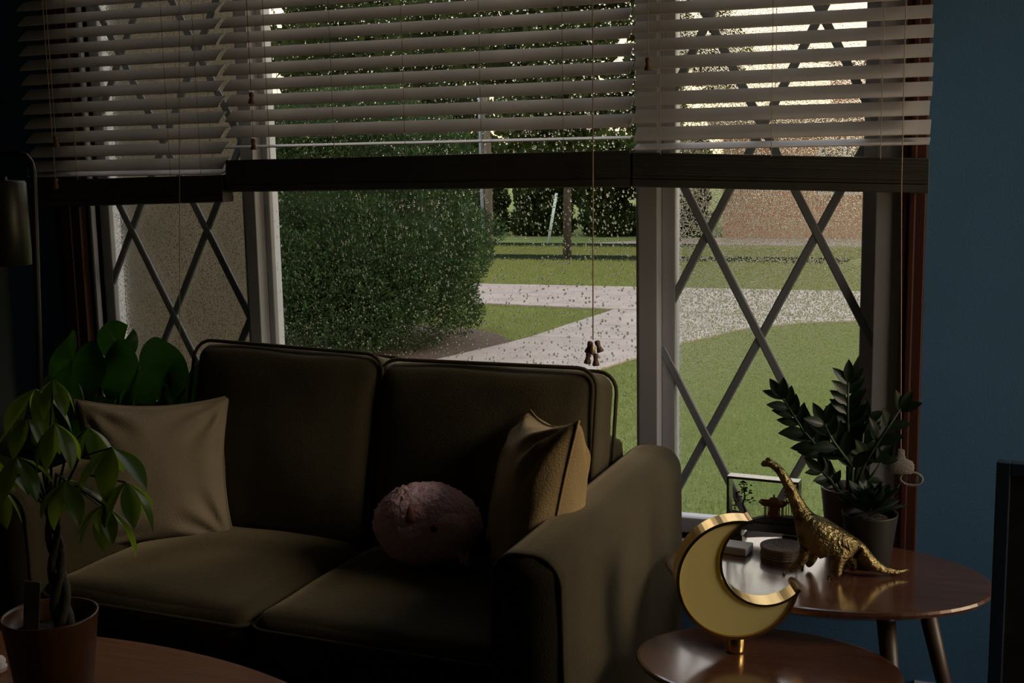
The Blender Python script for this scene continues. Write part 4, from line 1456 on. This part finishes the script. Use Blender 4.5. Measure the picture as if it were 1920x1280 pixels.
def tree(name, label, loc, lobes_, n, size, m, seed, trunk_h, trunk_r, group=None, cat='tree', k=0.8, shell=0.7, lean=0.0):
    t_ = thing(name, label, cat, loc, group=group)
    fo_ = foliage('crown', t_, m, lobes_, n, size, seed, 0.6, shell)
    if k:
        core('inner_crown', t_, m, lobes_, k)
    MB().tube([(0, 0, 0), (lean * 0.4, 0, trunk_h * 0.5), (lean, 0, trunk_h)], [trunk_r, trunk_r * 0.85, trunk_r * 0.6], 10).build('trunk', 'bark', t_, True)
    return t_


def blob(g, cnt, rx, ry, z0, z1, lo, hi):
    out = []
    for _ in range(cnt):
        a, q_ = g.uniform(0, 2 * PI), math.sqrt(g.random())
        r_ = g.uniform(lo, hi)
        out.append((rx * q_ * math.cos(a), ry * q_ * math.sin(a), g.uniform(z0, z1), r_, r_, r_ * 0.85))
    return out


# loose street tree with its trunk in view
g_ = random.Random(5)
lob = blob(g_, 30, 1.9, 0.6, 2.3, 5.0, 0.45, 0.7)
tree('street_tree', 'slender dark-trunked street tree whose crown sparkles behind the blind', (-6.65, 17.1, G), lob, 16000, 0.16, 'tree', 31, 2.6, 0.08, k=0, shell=0.3, lean=0.05)
lob = blob(g_, 16, 1.1, 0.35, 2.1, 5.2, 0.3, 0.5)
tree('street_tree', 'thin golden-leaved tree against the pale sky left of the chimney', (-5.45, 19.8, G), lob, 5200, 0.16, 'tree2', 37, 2.6, 0.06, k=0, shell=0.25)
# row of background trees
rows = [(-24.9, 28.2, 'tree', 'far dark evergreen leftmost of the row across the street'), (-21.2, 28.0, 'tree', 'far dark tree second from the left across the street'),
        (-17.5, 27.8, 'tree', 'far dark tree behind the juniper bush across the street'), (-13.9, 27.6, 'tree', 'far dark tree behind the utility pole'),
        (-10.4, 27.4, 'tree', 'far dark tree behind the slender street tree'), (-7.5, 27.0, 'tree2', 'olive green tree just left of the brick house'),
        (-18.3, 32.5, 'tree', 'tallest far tree standing behind the row across the street')]
for i, (x, y, m_, lb) in enumerate(rows):
    g_ = random.Random(40 + i)
    top_ = 7.5 if i != 5 else 3.2
    lob = blob(g_, 32, 0.72, 0.8, 0.9, top_ + 0.6, 0.8, 0.95) if i != 5 else blob(g_, 9, 0.4, 0.6, 0.9, top_, 0.5, 0.65)
    tree('background_tree', lb, (x, y, G), lob, 6500, 0.30, m_, 60 + i, 2.0, 0.16, 'trees across the street')
# low shrubs in front of the row
for i, (x, lb) in enumerate(((-14.1, 'leftmost'), (-12.5, 'second'), (-10.9, 'third'), (-9.3, 'fourth'), (-7.7, 'fifth'), (-6.2, 'rightmost'))):
    g_ = random.Random(80 + i)
    lob = blob(g_, 24, 0.30, 0.2, 0.3, 2.0, 0.38, 0.44) + [(0.27 * q_, 0, 0.3, 0.46, 0.4, 0.4) for q_ in (-1, 0, 1)]
    tree('hedge_shrub', 'dark hedge shrub along the far lawn, %s of six' % lb, (x, 23.4, G), lob, 9000, 0.20, 'tree', 90 + i, 0.5, 0.05, 'far hedge shrubs', 'shrub')
g_ = random.Random(99)
tree('yard_shrub', 'yellow-green shrub beside the left corner of the brick house', (-5.75, 21.6, G), blob(g_, 8, 0.55, 0.4, 0.5, 2.4, 0.3, 0.5), 3600, 0.15, 'tree2', 98, 0.8, 0.05, cat='shrub')

# utility pole, box, guy guard, wires
t = thing('utility_pole', 'weathered utility pole with pale conduit beyond the juniper bush', 'pole', (-9.47, 20.5, G))
MB().tube([(0.02, 0, 0), (-0.01, 0, 4.2), (-0.02, 0, 8.5)], [0.085, 0.078, 0.068], 16).build('pole_shaft', 'polewood', t, True)
MB().tube([(-0.10, -0.05, 0), (-0.115, -0.05, 4.5), (-0.12, -0.05, 7.0)], 0.042, 12).build('conduit', 'conduit', t, True)
MB().box(-0.9, 0.9, -0.05, 0.05, 7.6, 7.72).build('crossarm', 'polewood', t, False, 0.01)
t = thing('utility_box', 'pale grey utility cabinet left of the pole at the bush edge', 'utility box', (-9.85, 20.3, G))
MB().box(-0.12, 0.12, -0.12, 0.12, 0, 0.80).build('cabinet', 'utility', t, False, 0.02)
MB().box(-0.13, 0.13, -0.13, 0.13, 0.80, 0.86).build('lid', 'utility', t, False, 0.02)
o = MB().tube([(-8.22, 20.6, G), (-8.02, 20.6, 0.62)], 0.03, 10).build('guy_guard', 'guy', None, True)
tag(o, 'pale slanted guy-wire guard rising from the far lawn', 'guy guard')
for (a, b_, lb) in (((-9.45, 20.5, 4.9), (0.6, 22.4, 2.55), 'upper dark overhead wire crossing the pale sky'), ((-9.45, 20.5, 4.55), (0.6, 22.4, 2.35), 'lower dark overhead wire crossing the pale sky')):
    a, b_ = Vector(a), Vector(b_)
    pts = [a.lerp(b_, i / 20) - Vector((0, 0, 0.12 * 4 * (i / 20) * (1 - i / 20))) for i in range(21)]
    o = MB().tube(pts, 0.012, 5).build('overhead_wire', 'wire', None, True)
    tag(o, lb, 'wire')

# brick house across the street
t = thing('brick_house', 'red-brown brick house with broad chimney across the street', 'house', (-3.2, 22.6, G))
MB().box(-1.85, 7.0, 0, 6.0, 0, 2.35).build('wall', 'brick', t)
MB().add([(-2.1, -0.35, 2.3), (7.3, -0.35, 2.3), (7.3, 6.3, 2.3), (-2.1, 6.3, 2.3), (-2.1, -0.35, 2.42), (7.3, -0.35, 2.42), (7.3, 6.3, 2.42), (-2.1, 6.3, 2.42), (-1.2, 3.0, 2.75), (6.5, 3.0, 2.75)],
         [(3, 2, 1, 0), (0, 1, 5, 4), (1, 2, 6, 5), (2, 3, 7, 6), (3, 0, 4, 7), (4, 5, 9, 8), (5, 6, 9), (6, 7, 8, 9), (7, 4, 8)]).build('roof', 'shingle', t)
ch = MB().box(0.22, 1.45, 0.6, 1.5, 2.4, 3.50).build('chimney', 'brick', t)
MB().box(0.17, 1.50, 0.55, 1.55, 3.50, 3.58).build('chimney_cap', 'shingle', ch)
for x in (0.15, 2.6):
    wf = MB().box(x - 0.06, x + 0.96, -0.05, 0.02, 0.9, 2.0).build('window', 'white', t)
    MB().box(x, x + 0.42, -0.07, -0.05, 0.96, 1.94).build('pane', 'darkglass', wf)
    MB().box(x + 0.48, x + 0.90, -0.07, -0.05, 0.96, 1.94).build('pane', 'darkglass', wf)
